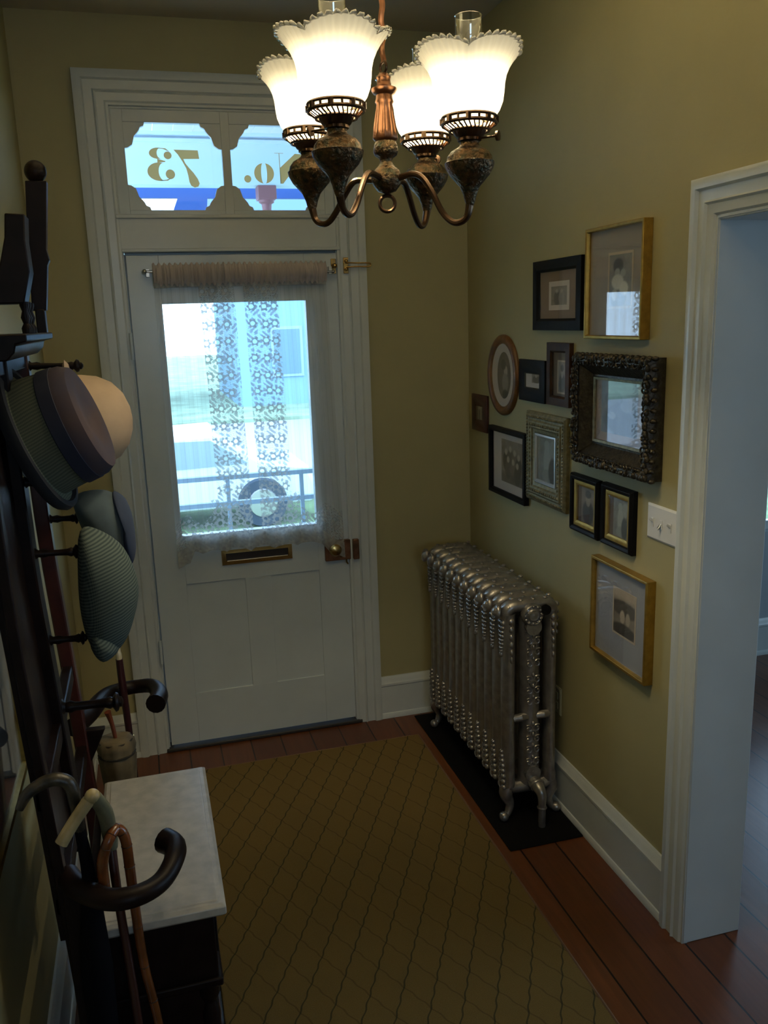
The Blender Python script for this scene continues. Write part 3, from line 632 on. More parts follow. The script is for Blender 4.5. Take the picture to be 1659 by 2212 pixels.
for yy in (RAD0, YE+0.035):
    for x, sg in ((RX[0], -1), (RX[2], 1)):
        l = MB().tube([(x-sg*0.004, yy, 0.155), (x+sg*0.010, yy-0.004, 0.115), (x-sg*0.004, yy-0.010, 0.070), (x+sg*0.006, yy-0.016, 0.038), (x+sg*0.022, yy-0.020, 0.024)], [0.030, 0.028, 0.018, 0.014, 0.012], 10, smooth=4)
        l.ball((x+sg*0.026, yy-0.022, 0.0265), 0.0195, 12, 8).build('leg', M_silver, rad, ang=60)
MB().tube([(RX[1]+0.006, YE+0.02, 0.165), (RX[1]+0.006, YE-0.040, 0.160), (RX[1]+0.010, YE-0.062, 0.140), (RX[1]+0.010, YE-0.066, 0.100), (RX[1]+0.010, YE-0.066, 0.008)], [0.030, 0.024, 0.019, 0.015, 0.014], 12, smooth=4).torus((RX[1]+0.006, YE-0.030, 0.162), 0.024, 0.007, (0, 1, 0.2), 16, 6).torus((RX[1]+0.010, YE-0.066, 0.088), 0.015, 0.005, (0, 0, 1), 14, 6).build('valve_pipe', M_silver, rad, ang=60)

# ================================================================== PICTURES ON THE RIGHT WALL
def ell(U, V, cu, cv, ru, rv, soft=0.25):
    d = np.sqrt(((U-cu)/ru)**2+((V-cv)/rv)**2); return np.clip((1+soft-d)/soft, 0, 1)
def blur_noise(nv, nu, seed, k=6):
    rs = np.random.RandomState(seed); a = rs.rand(k+2, k+2); yi = np.linspace(0, k, nv); xi = np.linspace(0, k, nu)
    y0 = yi.astype(int); x0 = xi.astype(int); fy = (yi-y0)[:, None]; fx = (xi-x0)[None, :]
    return a[np.ix_(y0, x0)]*(1-fy)*(1-fx)+a[np.ix_(y0+1, x0)]*fy*(1-fx)+a[np.ix_(y0, x0+1)]*(1-fy)*fx+a[np.ix_(y0+1, x0+1)]*fy*fx
def paint(kind, nv, nu, seed=1):
    """old photograph print: V up 0..1, U left to right 0..1 -> (nv,nu,3)"""
    V, U = np.meshgrid(np.linspace(0, 1, nv), np.linspace(0, 1, nu), indexing='ij')
    N = blur_noise(nv, nu, seed, 5)*0.6+blur_noise(nv, nu, seed+9, 14)*0.4
    g = 0.16+0.16*N; tint = np.array((1.0, 0.86, 0.66))
    def put(mask, val):
        nonlocal g; g = g*(1-mask)+val*mask
    if kind == 'group':
        for k, (u, v) in enumerate(((0.22, 0.72), (0.42, 0.80), (0.62, 0.74), (0.80, 0.66), (0.32, 0.55), (0.55, 0.52), (0.74, 0.46))):
            put(ell(U, V, u, v-0.22, 0.13, 0.20), 0.05+0.05*(k % 3)); put(ell(U, V, u, v, 0.055, 0.065), 0.42)
        put(np.clip((0.28-V)*8, 0, 1)*0.7, 0.07)
    elif kind == 'couple':
        put(ell(U, V, 0.40, 0.78, 0.20, 0.13), 0.06); put(ell(U, V, 0.36, 0.66, 0.10, 0.07), 0.34); put(ell(U, V, 0.62, 0.64, 0.10, 0.07), 0.34)
        put(ell(U, V, 0.38, 0.47, 0.24, 0.13), 0.60); put(ell(U, V, 0.66, 0.34, 0.17, 0.12), 0.66); put(ell(U, V, 0.40, 0.12, 0.30, 0.14), 0.10); put(ell(U, V, 0.25, 0.22, 0.12, 0.10), 0.45); tint = np.array((0.95, 0.95, 0.82))
    elif kind == 'standing':
        put(ell(U, V, 0.46, 0.78, 0.13, 0.09), 0.40); put(ell(U, V, 0.48, 0.42, 0.17, 0.34), 0.42); put(ell(U, V, 0.50, 0.14, 0.26, 0.12), 0.30); put(ell(U, V, 0.80, 0.72, 0.20, 0.16), 0.36); put(ell(U, V, 0.75, 0.25, 0.18, 0.25), 0.07); tint = np.array((0.86, 0.95, 0.86))
    elif kind == 'oval':
        put(ell(U, V, 0.5, 0.5, 0.5, 0.5), 0.14); put(ell(U, V, 0.62, 0.58, 0.12, 0.10), 0.48); put(ell(U, V, 0.58, 0.34, 0.20, 0.18), 0.30); put(ell(U, V, 0.45, 0.72, 0.16, 0.10), 0.07); put(ell(U, V, 0.6, 0.08, 0.2, 0.1), 0.05)
    elif kind == 'outdoor':
        put(np.clip((V-0.72)*6, 0, 1), 0.50); put(ell(U, V, 0.5, 0.62, 0.6, 0.16), 0.10); put(ell(U, V, 0.42, 0.42, 0.10, 0.14), 0.48); put(ell(U, V, 0.68, 0.42, 0.09, 0.13), 0.40); put(ell(U, V, 0.5, 0.12, 0.5, 0.14), 0.06)
    elif kind == 'house':
        put(np.clip((V-0.60)*6, 0, 1), 0.30); put(ell(U, V, 0.35, 0.66, 0.22, 0.16), 0.16); put(ell(U, V, 0.60, 0.30, 0.45, 0.30), 0.06); put(ell(U, V, 0.30, 0.35, 0.10, 0.06), 0.35); put(ell(U, V, 0.72, 0.56, 0.16, 0.10), 0.22); tint = np.array((0.75, 0.88, 1.0))
    elif kind == 'head':
        put(ell(U, V, 0.5, 0.30, 0.36, 0.30), 0.06); put(ell(U, V, 0.5, 0.66, 0.16, 0.17), 0.36); put(ell(U, V, 0.5, 0.80, 0.19, 0.10), 0.06)
    elif kind == 'two':
        for u in (0.36, 0.66): put(ell(U, V, u, 0.36, 0.17, 0.34), 0.10 if u < 0.5 else 0.30); put(ell(U, V, u, 0.74, 0.075, 0.085), 0.42)
    elif kind == 'print':
        g = 0.42+0.12*N
        for k in range(5): put(np.clip(1-np.abs(V-0.12-0.19*k)/0.035, 0, 1)*0.8, 0.22)
        tint = np.array((0.95, 0.98, 0.95))
    return np.clip(g[..., None]*tint*(0.94+0.12*blur_noise(nv, nu, seed+3, 40)[..., None]), 0, 1)

def rect_sweep(y0, y1, z0, z1, prof, X0, sgn=-1):
    """y0 far edge (larger y), y1 near edge; prof = (inset, height off the wall)"""
    R = []
    for cy, cz, sy, sz in ((y0, z0, -1, 1), (y0, z1, -1, -1), (y1, z1, 1, -1), (y1, z0, 1, 1)):
        R.append([(X0+sgn*h, cy+sy*t, cz+sz*t) for t, h in prof])
    return MB().rings(R, closed=True)
def photo(name, parent, y0, y1, z0, z1, x, kind, seed, th=0.0012, sgn=-1):
    nu = max(10, int(abs(y0-y1)/0.0035)); nv = max(10, int((z1-z0)/0.0035)); C = paint(kind, nv, nu, seed)
    P = [[(x, y0+(y1-y0)*j/(nu-1), z0+(z1-z0)*i/(nv-1)) for j in range(nu)] for i in range(nv)]
    b = MB().grid(P); at = np.ones((nv*nu, 4), np.float32); at[:, :3] = C.reshape(-1, 3)
    return b.build(name, M_photo, parent, attr=at, recalc=False)
def flatp(w, d, lip=0.006): return [(0, 0), (0, d), (w*0.15, d+0.001), (w*0.8, d+0.001), (w, d-lip), (w, 0.004), (w*0.6, 0.002)]
def picture(label, y0, y1, z0, z1, depth, w, mf, kind, ph, matc=None, seed=1, prof=None, inner=None, group='framed photographs on the right wall', win=None, glass=True):
    o = thing('picture_frame', (XR, (y0+y1)/2, z0), label, 'framed picture', group)
    rect_sweep(y0, y1, z0, z1, prof or flatp(w, depth), XR).build('frame', mf, o, bevel=0.0012, ang=30)
    a0, a1, b0, b1 = y0-w+0.003, y1+w-0.003, z0+w-0.003, z1-w+0.003; xm = XR-max(0.006, depth-0.016)
    if matc is not None:
        MB().box(xm, xm+0.003, a1, a0, b0, b1).build('mat_board', matc, o)
    if win:   # bevelled inner slip around the photo
        sl, mcol = win
        rect_sweep(ph[0]+sl, ph[1]-sl, ph[2]-sl, ph[3]+sl, [(0, 0), (0, 0.0012), (sl, 0.0012), (sl, 0)], xm, -1).build('photo_border', mcol, o)
    photo('photograph', o, ph[0], ph[1], ph[2], ph[3], xm-0.0006, kind, seed)
    if inner: 
        t, mcol = inner; rect_sweep(a0, a1, b0, b1, [(0, 0), (0, 0.008), (t*0.5, 0.009), (t, 0.004), (t, 0)], xm, -1).build('inner_slip', mcol, o)
    if glass: MB().box(xm-0.0055, xm-0.0045, a1, a0, b0, b1).build('glazing', M_glaze, o)
    return o
Mm_grey = mat('grey_mat_board', (0.33, 0.31, 0.29), 0.9); Mm_tan = mat('tan_mat_board', (0.22, 0.155, 0.115), 0.9); Mm_white = mat('cream_mat_board', (0.56, 0.51, 0.46), 0.9)
Mm_pale = mat('pale_mat_board', (0.46, 0.44, 0.46), 0.9); Mm_brown = mat('brown_mat_board', (0.13, 0.10, 0.08), 0.9); Mm_blue = mat('blue_grey_mat_board', (0.30, 0.32, 0.36), 0.9)
Mb_white = mat('white_photo_border', (0.62, 0.55, 0.50), 0.8); Mb_cream = mat('cream_photo_border', (0.50, 0.43, 0.33), 0.8)
picture('large black square frame with tan mat, topmost left of the picture group', -0.728, -1.105, 1.878, 2.130, 0.018, 0.042, M_blackf, 'two', (-0.862, -0.985, 1.968, 2.034), Mm_tan, 3, win=(0.018, Mb_white))
picture('tall bright gold frame with wide grey mat hanging highest in the group', -1.156, -1.505, 1.852, 2.204, 0.032, 0.012, M_gold, 'couple', (-1.290, -1.422, 1.955, 2.112), Mm_grey, 5, win=(0.008, Mb_cream))
picture('small black frame with white mat between the oval and narrow brown frames', -0.590, -0.823, 1.601, 1.764, 0.012, 0.055, M_blackf, 'head', (-0.700, -0.778, 1.675, 1.722), Mm_white, 7, prof=[(0, 0), (0, 0.012), (0.02, 0.016), (0.045, 0.012), (0.055, 0.008), (0.055, 0.003)])
picture('narrow dark brown frame with a small oval portrait, beside the big ornate frame', -0.850, -1.030, 1.604, 1.834, 0.018, 0.036, M_brownf, 'head', (-0.925, -0.985, 1.655, 1.765), Mm_brown, 9, win=(0.006, Mb_cream))
picture('tiny reddish wooden frame nearest the room corner', -0.062, -0.245, 1.420, 1.587, 0.014, 0.055, M_redf, 'two', (-0.128, -0.178, 1.455, 1.552), Mm_brown, 11, prof=[(0, 0), (0, 0.011), (0.012, 0.015), (0.04, 0.013), (0.055, 0.006), (0.055, 0.002)])
picture('thin black frame with wide white mat and a group photograph, lower left of the group', -0.288, -0.667, 1.170, 1.466, 0.022, 0.022, M_blackf, 'group', (-0.400, -0.622, 1.232, 1.418), Mm_white, 13)
picture('black frame with gold slip under the ornate frame, left one of the pair', -1.052, -1.252, 1.164, 1.375, 0.022, 0.024, M_blackf, 'head', (-1.118, -1.212, 1.205, 1.338), Mm_brown, 15, inner=(0.020, M_gold), group='matching pair of black and gold frames', prof=[(0, 0), (0, 0.016), (0.008, 0.024), (0.018, 0.020), (0.024, 0.012), (0.024, 0.003)])
picture('black frame with gold slip under the ornate frame, right one of the pair', -1.276, -1.472, 1.166, 1.378, 0.024, 0.024, M_blackf, 'standing', (-1.340, -1.432, 1.208, 1.340), Mm_brown, 17, inner=(0.020, M_gold), group='matching pair of black and gold frames', prof=[(0, 0), (0, 0.017), (0.008, 0.026), (0.018, 0.022), (0.024, 0.013), (0.024, 0.003)])
picture('gold frame with grey mat hanging lowest, below the light switch', -1.240, -1.590, 0.768, 1.114, 0.032, 0.012, M_gold, 'outdoor', (-1.372, -1.502, 0.880, 1.032), Mm_blue, 19, win=(0.006, Mb_cream))

# champagne frame with beaded border
o = picture('pale gilt beaded frame with a standing figure, beside the ornate frame', -0.672, -1.012, 1.208, 1.565, 0.026, 0.085, M_silverf, 'standing', (-0.772, -0.935, 1.300, 1.485), Mm_pale, 21, prof=[(0, 0), (0, 0.014), (0.012, 0.022), (0.030, 0.020), (0.036, 0.026), (0.060, 0.024), (0.066, 0.018), (0.078, 0.016), (0.085, 0.010), (0.085, 0.003)], inner=(0.012, mat('silver_slip', (0.55, 0.58, 0.60), 0.4, metal=0.6)))
q = MB()
def along(y0, y1, z0, z1, ins, step):
    a, b, c, d = y0-ins, y1+ins, z0+ins, z1-ins; out = []
    ny = int(abs(a-b)/step); nz = int((d-c)/step)
    out += [(a+(b-a)*i/ny, c) for i in range(ny+1)]+[(a+(b-a)*i/ny, d) for i in range(ny+1)]+[(a, c+(d-c)*i/nz) for i in range(1, nz)]+[(b, c+(d-c)*i/nz) for i in range(1, nz)]
    return out
for y, z in along(-0.672, -1.012, 1.208, 1.565, 0.018, 0.012): q.ball((XR-0.022, y, z), (0.004, 0.0048, 0.0048), 6, 5)
for y, z in along(-0.672, -1.012, 1.208, 1.565, 0.048, 0.016): q.ball((XR-0.026, y, z), (0.004, 0.007, 0.006), 6, 5)
q.build('beading', M_silverf, o, ang=70)

# oval frame
o = thing('picture_frame', (XR, -0.411, 1.517), 'oval light brown wooden frame with cream mat near the corner', 'framed picture', 'framed photographs on the right wall')
def oval_ring(cy, cz, ry, rz, prof, n=64):
    R = []
    for i in range(n):
        t = i*2*PI/n; R.append([(XR-h, cy+(ry-a)*math.cos(t), cz+(rz-a)*math.sin(t)) for a, h in prof])
    return MB().rings(R, closed=True)
OC = (-0.4185, 1.689)
oval_ring(*OC, 0.156, 0.170, [(0, 0), (0, 0.010), (0.008, 0.018), (0.022, 0.020), (0.036, 0.012), (0.040, 0.003)]).build('frame', M_ovalf, o, ang=50)
MB().prism([(XR-0.005, OC[0]+0.118*math.cos(i*PI/24), OC[1]+0.132*math.sin(i*PI/24)) for i in range(48)], (-0.002, 0, 0)).build('mat_board', Mm_white, o)
nr = 26; nt_ = 60; P = []; at = []
Cc = paint('oval', 60, 60, 23)
for i in range(nr):
    row = []
    for j in range(nt_+1):
        t = j*2*PI/nt_; s = max(i/(nr-1), 0.001); row.append((XR-0.0078, OC[0]-0.012+0.070*s*math.cos(t), OC[1]+0.098*s*math.sin(t)))
        u = 0.5-0.5*s*math.cos(t); v = 0.5+0.5*s*math.sin(t); at.append((*Cc[int(v*59), int(u*59)], 1))
    P.append(row)
MB().grid(P).build('photograph', M_photo, o, attr=at, recalc=False)
MB().prism([(XR-0.011, OC[0]+0.118*math.cos(i*PI/24), OC[1]+0.132*math.sin(i*PI/24)) for i in range(48)], (-0.001, 0, 0)).build('glazing', M_glaze, o)

# big ornate frame
o = thing('picture_frame', (XR, -1.32, 1.43), 'large deep dark ornate carved frame with a blue-toned landscape', 'framed picture', 'framed photographs on the right wall')
oy0, oy1, oz0, oz1 = -1.125, -1.597, 1.432, 1.802
rect_sweep(oy0, oy1, oz0, oz1, [(0, 0), (0, 0.030), (0.004, 0.044), (0.010, 0.055), (0.022, 0.056), (0.030, 0.046), (0.036, 0.047), (0.042, 0.040), (0.068, 0.012), (0.074, 0.013), (0.078, 0.004)], XR).build('frame', M_ornate, o, ang=25)
q = MB(); rs = random.Random(4)
for y, z in along(oy0, oy1, oz0, oz1, 0.010, 0.014): q.ball((XR-0.050-rs.uniform(0, 0.008), y+rs.uniform(-0.004, 0.004), z+rs.uniform(-0.005, 0.005)), (0.010, rs.uniform(0.006, 0.013), rs.uniform(0.006, 0.013)), 7, 5)
for y, z in along(oy0, oy1, oz0, oz1, 0.026, 0.017): q.torus((XR-0.053, y+rs.uniform(-0.003, 0.003), z), rs.uniform(0.006, 0.010), 0.0035, (1, rs.uniform(-.5, .5), rs.uniform(-.5, .5)), 9, 5)
for y, z in along(oy0, oy1, oz0, oz1, 0.002, 0.030): q.ball((XR-0.036, y, z), (0.012, 0.014, 0.008), 7, 5)
q.build('carving', M_ornate, o, ang=70)
rect_sweep(oy0-0.076, oy1+0.076, oz0+0.076, oz1-0.076, [(0, 0.004), (0, 0.016), (0.008, 0.014), (0.010, 0.004)], XR).build('inner_slip', M_silverf, o)
ay0, ay1, az0, az1 = oy0-0.076, oy1+0.076, oz0+0.076-0.012, oz1-0.076+0.012
MB().box(XR-0.008, XR-0.005, ay1-0.012, ay0+0.012, az0, az1).build('mat_board', mat('pink_grey_mat_board', (0.42, 0.38, 0.38), 0.9), o)
photo('photograph', o, -1.246, -1.466, 1.546, 1.716, XR-0.0086, 'house', 25)
MB().box(XR-0.0115, XR-0.0105, ay1-0.012, ay0+0.012, az0, az1).build('glazing', M_glaze, o)

# switch plate and outlet
o = thing('light_switch', (XR, -1.615, 1.247), 'white triple light switch plate beside the parlour door casing', 'light switch')
Mp = mat('white_plastic', (0.66, 0.68, 0.70), 0.3)
rect_sweep(-1.536, -1.697, 1.247, 1.357, [(0, 0), (0, 0.004), (0.006, 0.008), (0.03, 0.0085), (0.0549, 0.0085), (0.0549, 0)], XR).build('cover_plate', Mp, o, ang=30)
for k, y in enumerate((-1.570, -1.616, -1.662)):
    MB().box(XR-0.0105, XR-0.008, y-0.006, y+0.006, 1.288, 1.316).build('switch_slot', Mp, o)
    MB().prism([(XR-0.008, y-0.0035, 1.300), (XR-0.022, y-0.0035, 1.312 if k != 1 else 1.292), (XR-0.022, y-0.0035, 1.318 if k != 1 else 1.286), (XR-0.008, y-0.0035, 1.310)], (0, 0.007, 0)).build('toggle', Mp, o)
o = thing('wall_outlet', (XR, -0.94, 0.375), 'pale outlet cover low on the wall behind the radiator', 'outlet')
rect_sweep(-0.905, -0.975, 0.375, 0.490, [(0, 0), (0, 0.003), (0.005, 0.006), (0.0349, 0.006), (0.0349, 0)], XR).build('cover_plate', mat('olive_plate', (0.40, 0.38, 0.24), 0.4), o, ang=30)
for z in (0.412, 0.453): MB().box(XR-0.0075, XR-0.005, -0.955, -0.925, z-0.014, z+0.014).build('socket', MATS['olive_plate'], o, bevel=0.003)

# large gilt frame on the left wall
o = thing('picture_frame', (XL, -2.05, 0.875), 'gold framed print low on the left wall, partly cropped at the photo edge', 'framed picture')
def rect_left(y0, y1, z0, z1, prof): return rect_sweep(y0, y1, z0, z1, prof, XL, 1)
rect_left(-1.672, -2.42, 0.870, 1.70, [(0, 0), (0, 0.014), (0.006, 0.020), (0.016, 0.018), (0.022, 0.008), (0.022, 0.002)]).build('frame', M_gold, o, ang=30)
photo('print', o, -1.690, -2.40, 0.890, 1.68, XL+0.006, 'print', 31)
MB().box(XL+0.009, XL+0.010, -2.40, -1.69, 0.89, 1.68).build('glazing', M_glaze, o)

# ================================================================== LACE CURTAIN
cu = thing('lace_curtain', (0.47, -0.03, 0.84), 'white lace curtain with flower border gathered on a rod over the door glass', 'curtain')
MB().tube([(0.073, -0.035, 2.161), (0.866, -0.035, 2.148)], 0.005, 10).ball((0.073, -0.035, 2.161), 0.010).ball((0.868, -0.035, 2.148), 0.008).build('curtain_rod', mat('rod_steel', (0.45, 0.42, 0.36), 0.3, metal=1), cu)
for x in (0.085, 0.856): MB().box(x-0.006, x+0.006, -0.036, 0.001, 2.140, 2.170).build('rod_bracket', MATS['rod_steel'], cu)
NX, NZ = 300, 500; x0c, x1c, z1c = 0.105, 0.835, 2.130
xs = np.linspace(0, 1, NX); zs = np.linspace(0, 1, NZ)
rs = np.random.RandomState(5)
bot = 0.940+0.016*np.abs(np.sin(xs*22))-0.055*np.clip((0.10-xs)/0.03, 0, 1)-0.075*np.clip((xs-0.86)/0.06, 0, 1)-0.01*xs
Pz = np.zeros((NZ, NX)); Px = np.zeros((NZ, NX)); Py = np.zeros((NZ, NX))
for i, t in enumerate(zs):
    Pz[i] = z1c+(bot-z1c)*t
    wgt = 0.013*(1-0.45*t)
    Px[i] = x0c+(x1c-x0c)*xs+0.03*t*xs-0.0*t
    Py[i] = -0.030-wgt*0.6*np.sin(xs*92+0.8*np.sin(3*t+xs*9))-0.012*np.sin(xs*31+1.4)*(0.4+0.6*t)-0.006*t
X, Z = Px, Pz
a = 0.16+0.05*np.sin(xs*92)[None, :]+0.04*rs.rand(1, NX)+0.10*(np.abs(((xs*NX/7) % 1)-0.5) > 0.42)[None, :]
a = np.broadcast_to(a, X.shape).copy()
cxg = 0.452+0.018*zs[:, None]                    # centre gap line
dl = X-cxg
inner = (np.abs(dl) < 0.165) & (np.abs(dl) > 0.020)
lowc = np.where(np.abs(dl) < 0.20, 1.165, 1.10)+0.02*np.sin(X*50)
border = inner | (Z < lowc)
gapm = (np.abs(dl) <= 0.020) & (Z > 0.99)
def rosettes(pts, R, petals, inner_r, a, val=0.90):
    for (cx, cz) in pts:
        ix = np.where(np.abs(X[0]-cx) < R*1.5)[0]; iz = np.where(np.abs(Z[:, NX//2]-cz) < R*1.7)[0]
        if len(ix) < 2 or len(iz) < 2: continue
        sl = (slice(iz[0], iz[-1]+1), slice(ix[0], ix[-1]+1)); dx = X[sl]-cx; dz = Z[sl]-cz; rr = np.hypot(dx, dz); th = np.arctan2(dz, dx)
        edge = R*(0.80+0.20*np.cos(petals*th)); m = (rr < edge) & (rr > inner_r*R)
        m = m & border[sl]
        a[sl] = np.where(m, val, np.where((rr <= inner_r*R) & border[sl], 0.12, a[sl]))
net = (((X*160+Z*160) % 1) < 0.30) | (((X*160-Z*160) % 1) < 0.30)
a = np.where(border, np.where(net, 0.42, 0.12), a)
sc_ = 0.5+0.5*np.sin(X*170+2.0*np.sin(Z*90))*np.sin(Z*150+1.5*np.sin(X*80))
a = np.where(border & (sc_ > 0.62), 0.75, a)
pts = [(0.452+sg*d+rs.uniform(-.004, .004), z+rs.uniform(-.004, .004)) for z in np.arange(1.00, 2.12, 0.072) for sg in (-1, 1) for d in (0.055, 0.105, 0.148)]
rosettes(pts, 0.022, 6, 0.42, a)
pts = [(x+rs.uniform(-.008, .008), z+rs.uniform(-.008, .008)) for x in np.arange(0.12, 0.84, 0.062) for z in (0.945, 1.005, 1.065, 1.125)]
rosettes(pts, 0.024, 7, 0.40, a)
a = np.where(gapm, 0.06, a)
a = np.where((Z < (bot+0.075)[None, :]), np.maximum(a, 0.62+0.2*sc_), a)
a = np.where(Z > 2.095, 0.9, a)
b = MB().grid([[(float(Px[i, j]), float(Py[i, j]), float(Pz[i, j])) for j in range(NX)] for i in range(NZ)])
at = np.ones((NX*NZ, 4), np.float32); at[:, 0] = a.ravel(); at[:, 1] = a.ravel(); at[:, 2] = a.ravel()
b.build('lace_panel', M_lace, cu, attr=at, ang=180, recalc=False)
rows = []
for k in range(10):
    t = k/9; rows.append([(0.105+0.73*j/260, -0.036-0.022*math.sin(PI*t)*(1+0.55*math.sin(j*0.95+2*math.sin(j*0.31)))-0.004*math.sin(j*2.3), 2.190-0.085*t+0.006*math.sin(j*0.8+k)*(1 if k in (0, 9) else 0.3)) for j in range(261)])
MB().grid(rows).build('ruffled_header', translucent_mat('lace_cloth', (0.66, 0.58, 0.54), (0.5, 0.48, 0.45), 0.3), cu, ang=180, recalc=False)

# ================================================================== HALL TREE
def xf(z):
    return float(np.interp(z, [0, 0.6, 0.97, 1.39, 1.9, 2.3], [-0.200, -0.206, -0.222, -0.244, -0.250, -0.25]))
ht = thing('hall_tree', (-0.2, -1.80, 0.0), 'dark carved wooden hall tree with hat pegs and marble shelf by the left wall', 'hall tree')
def post(y, wy, tx, z0, z1, m, name='post', off=0):
    R = []
    for z in np.linspace(z0, z1, 14):
        x = xf(z)+off; R.append([(x-tx, y-wy/2, z), (x, y-wy/2, z), (x, y+wy/2, z), (x-tx, y+wy/2, z)])
    return MB().rings(R).build(name, m, ht, bevel=0.004, ang=30)
post(-1.45, 0.050, 0.036, 0.02, 1.90, M_red); post(-1.80, 0.070, 0.046, 0.70, 1.90, M_dark); post(-2.15, 0.036, 0.022, 0.02, 1.90, M_dark)
for z in (0.78, 1.02, 1.87): 
    MB().box(xf(z)-0.034, xf(z)-0.006, -2.15, -1.45, z-0.022, z+0.022).build('rail', M_dark, ht, bevel=0.004)
# hat pegs
def peg(y, z, L=0.118, tilt=0.0, r=0.010):
    x = xf(z)-0.012; d = Vector((1, 0, -0.04+tilt)).normalized()
    MB().lathe([(r*1.3, 0), (r*1.5, 0.010), (r*0.85, 0.018), (r*1.05, 0.030), (r*0.75, 0.040), (r*0.72, L*0.55), (r*0.80, L*0.74), (r*1.1, L*0.82), (r*0.9, L*0.86), (r*1.7, L*0.91), (r*1.5, L*0.95), (r*0.9, L*0.97), (r*0.9, L), (r*0.3, L+0.004)], (x, y, z), d, 14).build('hat_peg', M_dark, ht, ang=50)
peg(-1.45, 1.852, 0.138); peg(-1.80, 1.61, 0.080); peg(-1.80, 1.445, 0.108); peg(-1.80, 1.235, 0.090); peg(-1.80, 1.065, 0.145, r=0.014); peg(-1.45, 1.45, 0.085)
# cornice shelf and crest
MB().prism([(-0.345, -2.08, 1.885), (-0.215, -2.08, 1.885), (-0.200, -2.08, 1.900), (-0.196, -2.08, 1.915), (-0.176, -2.08, 1.920), (-0.176, -2.08, 1.934), (-0.345, -2.08, 1.934)], (0, 0.52, 0)).build('cornice_shelf', M_dark, ht, bevel=0.003)
for y in (-1.64, -1.70, -1.74):
    MB().lathe([(0.010, 1.934), (0.011, 1.945), (0.006, 1.955), (0.010, 1.968), (0.006, 1.982), (0.010, 1.994), (0.010, 2.002)], (-0.212, y, 0), n=12).build('spindle', M_dark, ht)
MB().prism([(-0.300, -1.76, 1.998), (-0.209, -1.76, 1.998), (-0.190, -1.76, 2.065), (-0.192, -1.76, 2.130), (-0.187, -1.76, 2.184), (-0.227, -1.76, 2.186), (-0.233, -1.76, 2.136), (-0.255, -1.76, 2.06)], (0, 0.08, 0)).build('crest_block', M_dark, ht, bevel=0.003)
for y in (-1.52,):
    eb_ = MB().prism([(-0.200, y-0.018, 2.285), (-0.152, y-0.018, 2.285), (-0.170, y-0.018, 2.128), (-0.166, y-0.018, 2.104), (-0.172, y-0.018, 2.092), (-0.186, y-0.018, 1.986), (-0.218, y-0.018, 1.986), (-0.214, y-0.018, 2.092)], (0, 0.036, 0)).build('ear_post', M_dark, ht, bevel=0.002)
    MB().ball((-0.176, y, 2.308), 0.0255, 20, 14).build('ball_finial', M_dark, eb_, ang=80)
    MB().box(-0.212, -0.190, y-0.02, y+0.02, 1.932, 1.990).build('ear_bracket', M_dark, eb_, bevel=0.003)
# umbrella arms (bentwood hoops, ending in curls)
for sg, yc in ((1, -1.45), (-1, -2.15)):
    far = [(-0.250, yc+sg*0.00), (-0.212, yc+sg*0.08), (-0.175, yc+sg*0.185), (-0.128, yc+sg*0.225), (-0.075, yc+sg*0.232), (-0.030, yc+sg*0.190), (-0.012, yc+sg*0.120), (-0.024, yc+sg*0.055)] if sg > 0 else \
          [(-0.215, yc-0.00), (-0.186, yc-0.055), (-0.130, yc-0.105), (-0.075, yc-0.110), (-0.030, yc-0.080), (-0.003, yc-0.035), (0.000, yc+0.015), (-0.020, yc+0.045)]
    za = 0.848
    ar = MB().tube([(x, y, za+(0.012 if k > 4 else 0)) for k, (x, y) in enumerate(far)], [0.028, 0.027, 0.024, 0.022, 0.021, 0.022, 0.026, 0.029] if sg > 0 else [0.024, 0.023, 0.022, 0.021, 0.020, 0.021, 0.025, 0.027], 14, smooth=5).build('umbrella_arm', M_dark, ht, ang=60)
    MB().prism([(-0.225, yc-0.012, 0.840), (-0.165, yc-0.012, 0.838), (-0.185, yc-0.012, 0.795), (-0.215, yc-0.012, 0.735)], (0, 0.024, 0)).build('arm_bracket', M_dark, ht, bevel=0.004)
MB().prism([(xf(1.87)-0.034, -2.15, 1.87), (xf(1.87)-0.024, -2.15, 1.87), (xf(1.4)-0.024, -2.15, 1.4), (xf(0.95)-0.024, -2.15, 0.95), (xf(0.70)-0.024, -2.15, 0.70), (xf(0.70)-0.034, -2.15, 0.70), (xf(0.95)-0.034, -2.15, 0.95), (xf(1.4)-0.034, -2.15, 1.4)], (0, 0.36, 0)).build('back_panel', M_dark, ht)  # dark panel added to close the gap where the wall behind is shaded
# marble-topped box
MB().rings([[(x, y, z) for x, y in ((-0.172-e, -2.165-e), (0.092+e, -2.165-e), (0.092+e, -1.552+e), (-0.172-e, -1.552+e))] for e, z in ((-0.004, 0.690), (0.004, 0.698), (0.004, 0.716), (-0.004, 0.722))]).rings([[(x, y, z) for x, y in ((-0.172+e, -2.165+e), (0.092-e, -2.165+e), (0.092-e, -1.552-e), (-0.172+e, -1.552-e))] for e, z in ((0.012, 0.720), (0.014, 0.7245), (0.02, 0.7245))]).build('marble_top', M_marble, ht, bevel=0.002)
bx = MB().box(-0.20, 0.070, -2.140, -1.575, 0.52, 0.690).build('drawer_box', M_dark, ht, bevel=0.004)
MB().box(-0.20, 0.078, -2.150, -1.565, 0.505, 0.525).build('moulding', M_dark, ht, bevel=0.004)
MB().box(0.070, 0.076, -2.09, -1.63, 0.545, 0.665).build('drawer_front', M_dark, bx, bevel=0.003)
MB().lathe([(0.004, 0), (0.006, 0.012), (0.013, 0.020), (0.003, 0.028)], (0.076, -1.86, 0.605), (1, 0, 0), 14).build('drawer_knob', M_brass, bx)
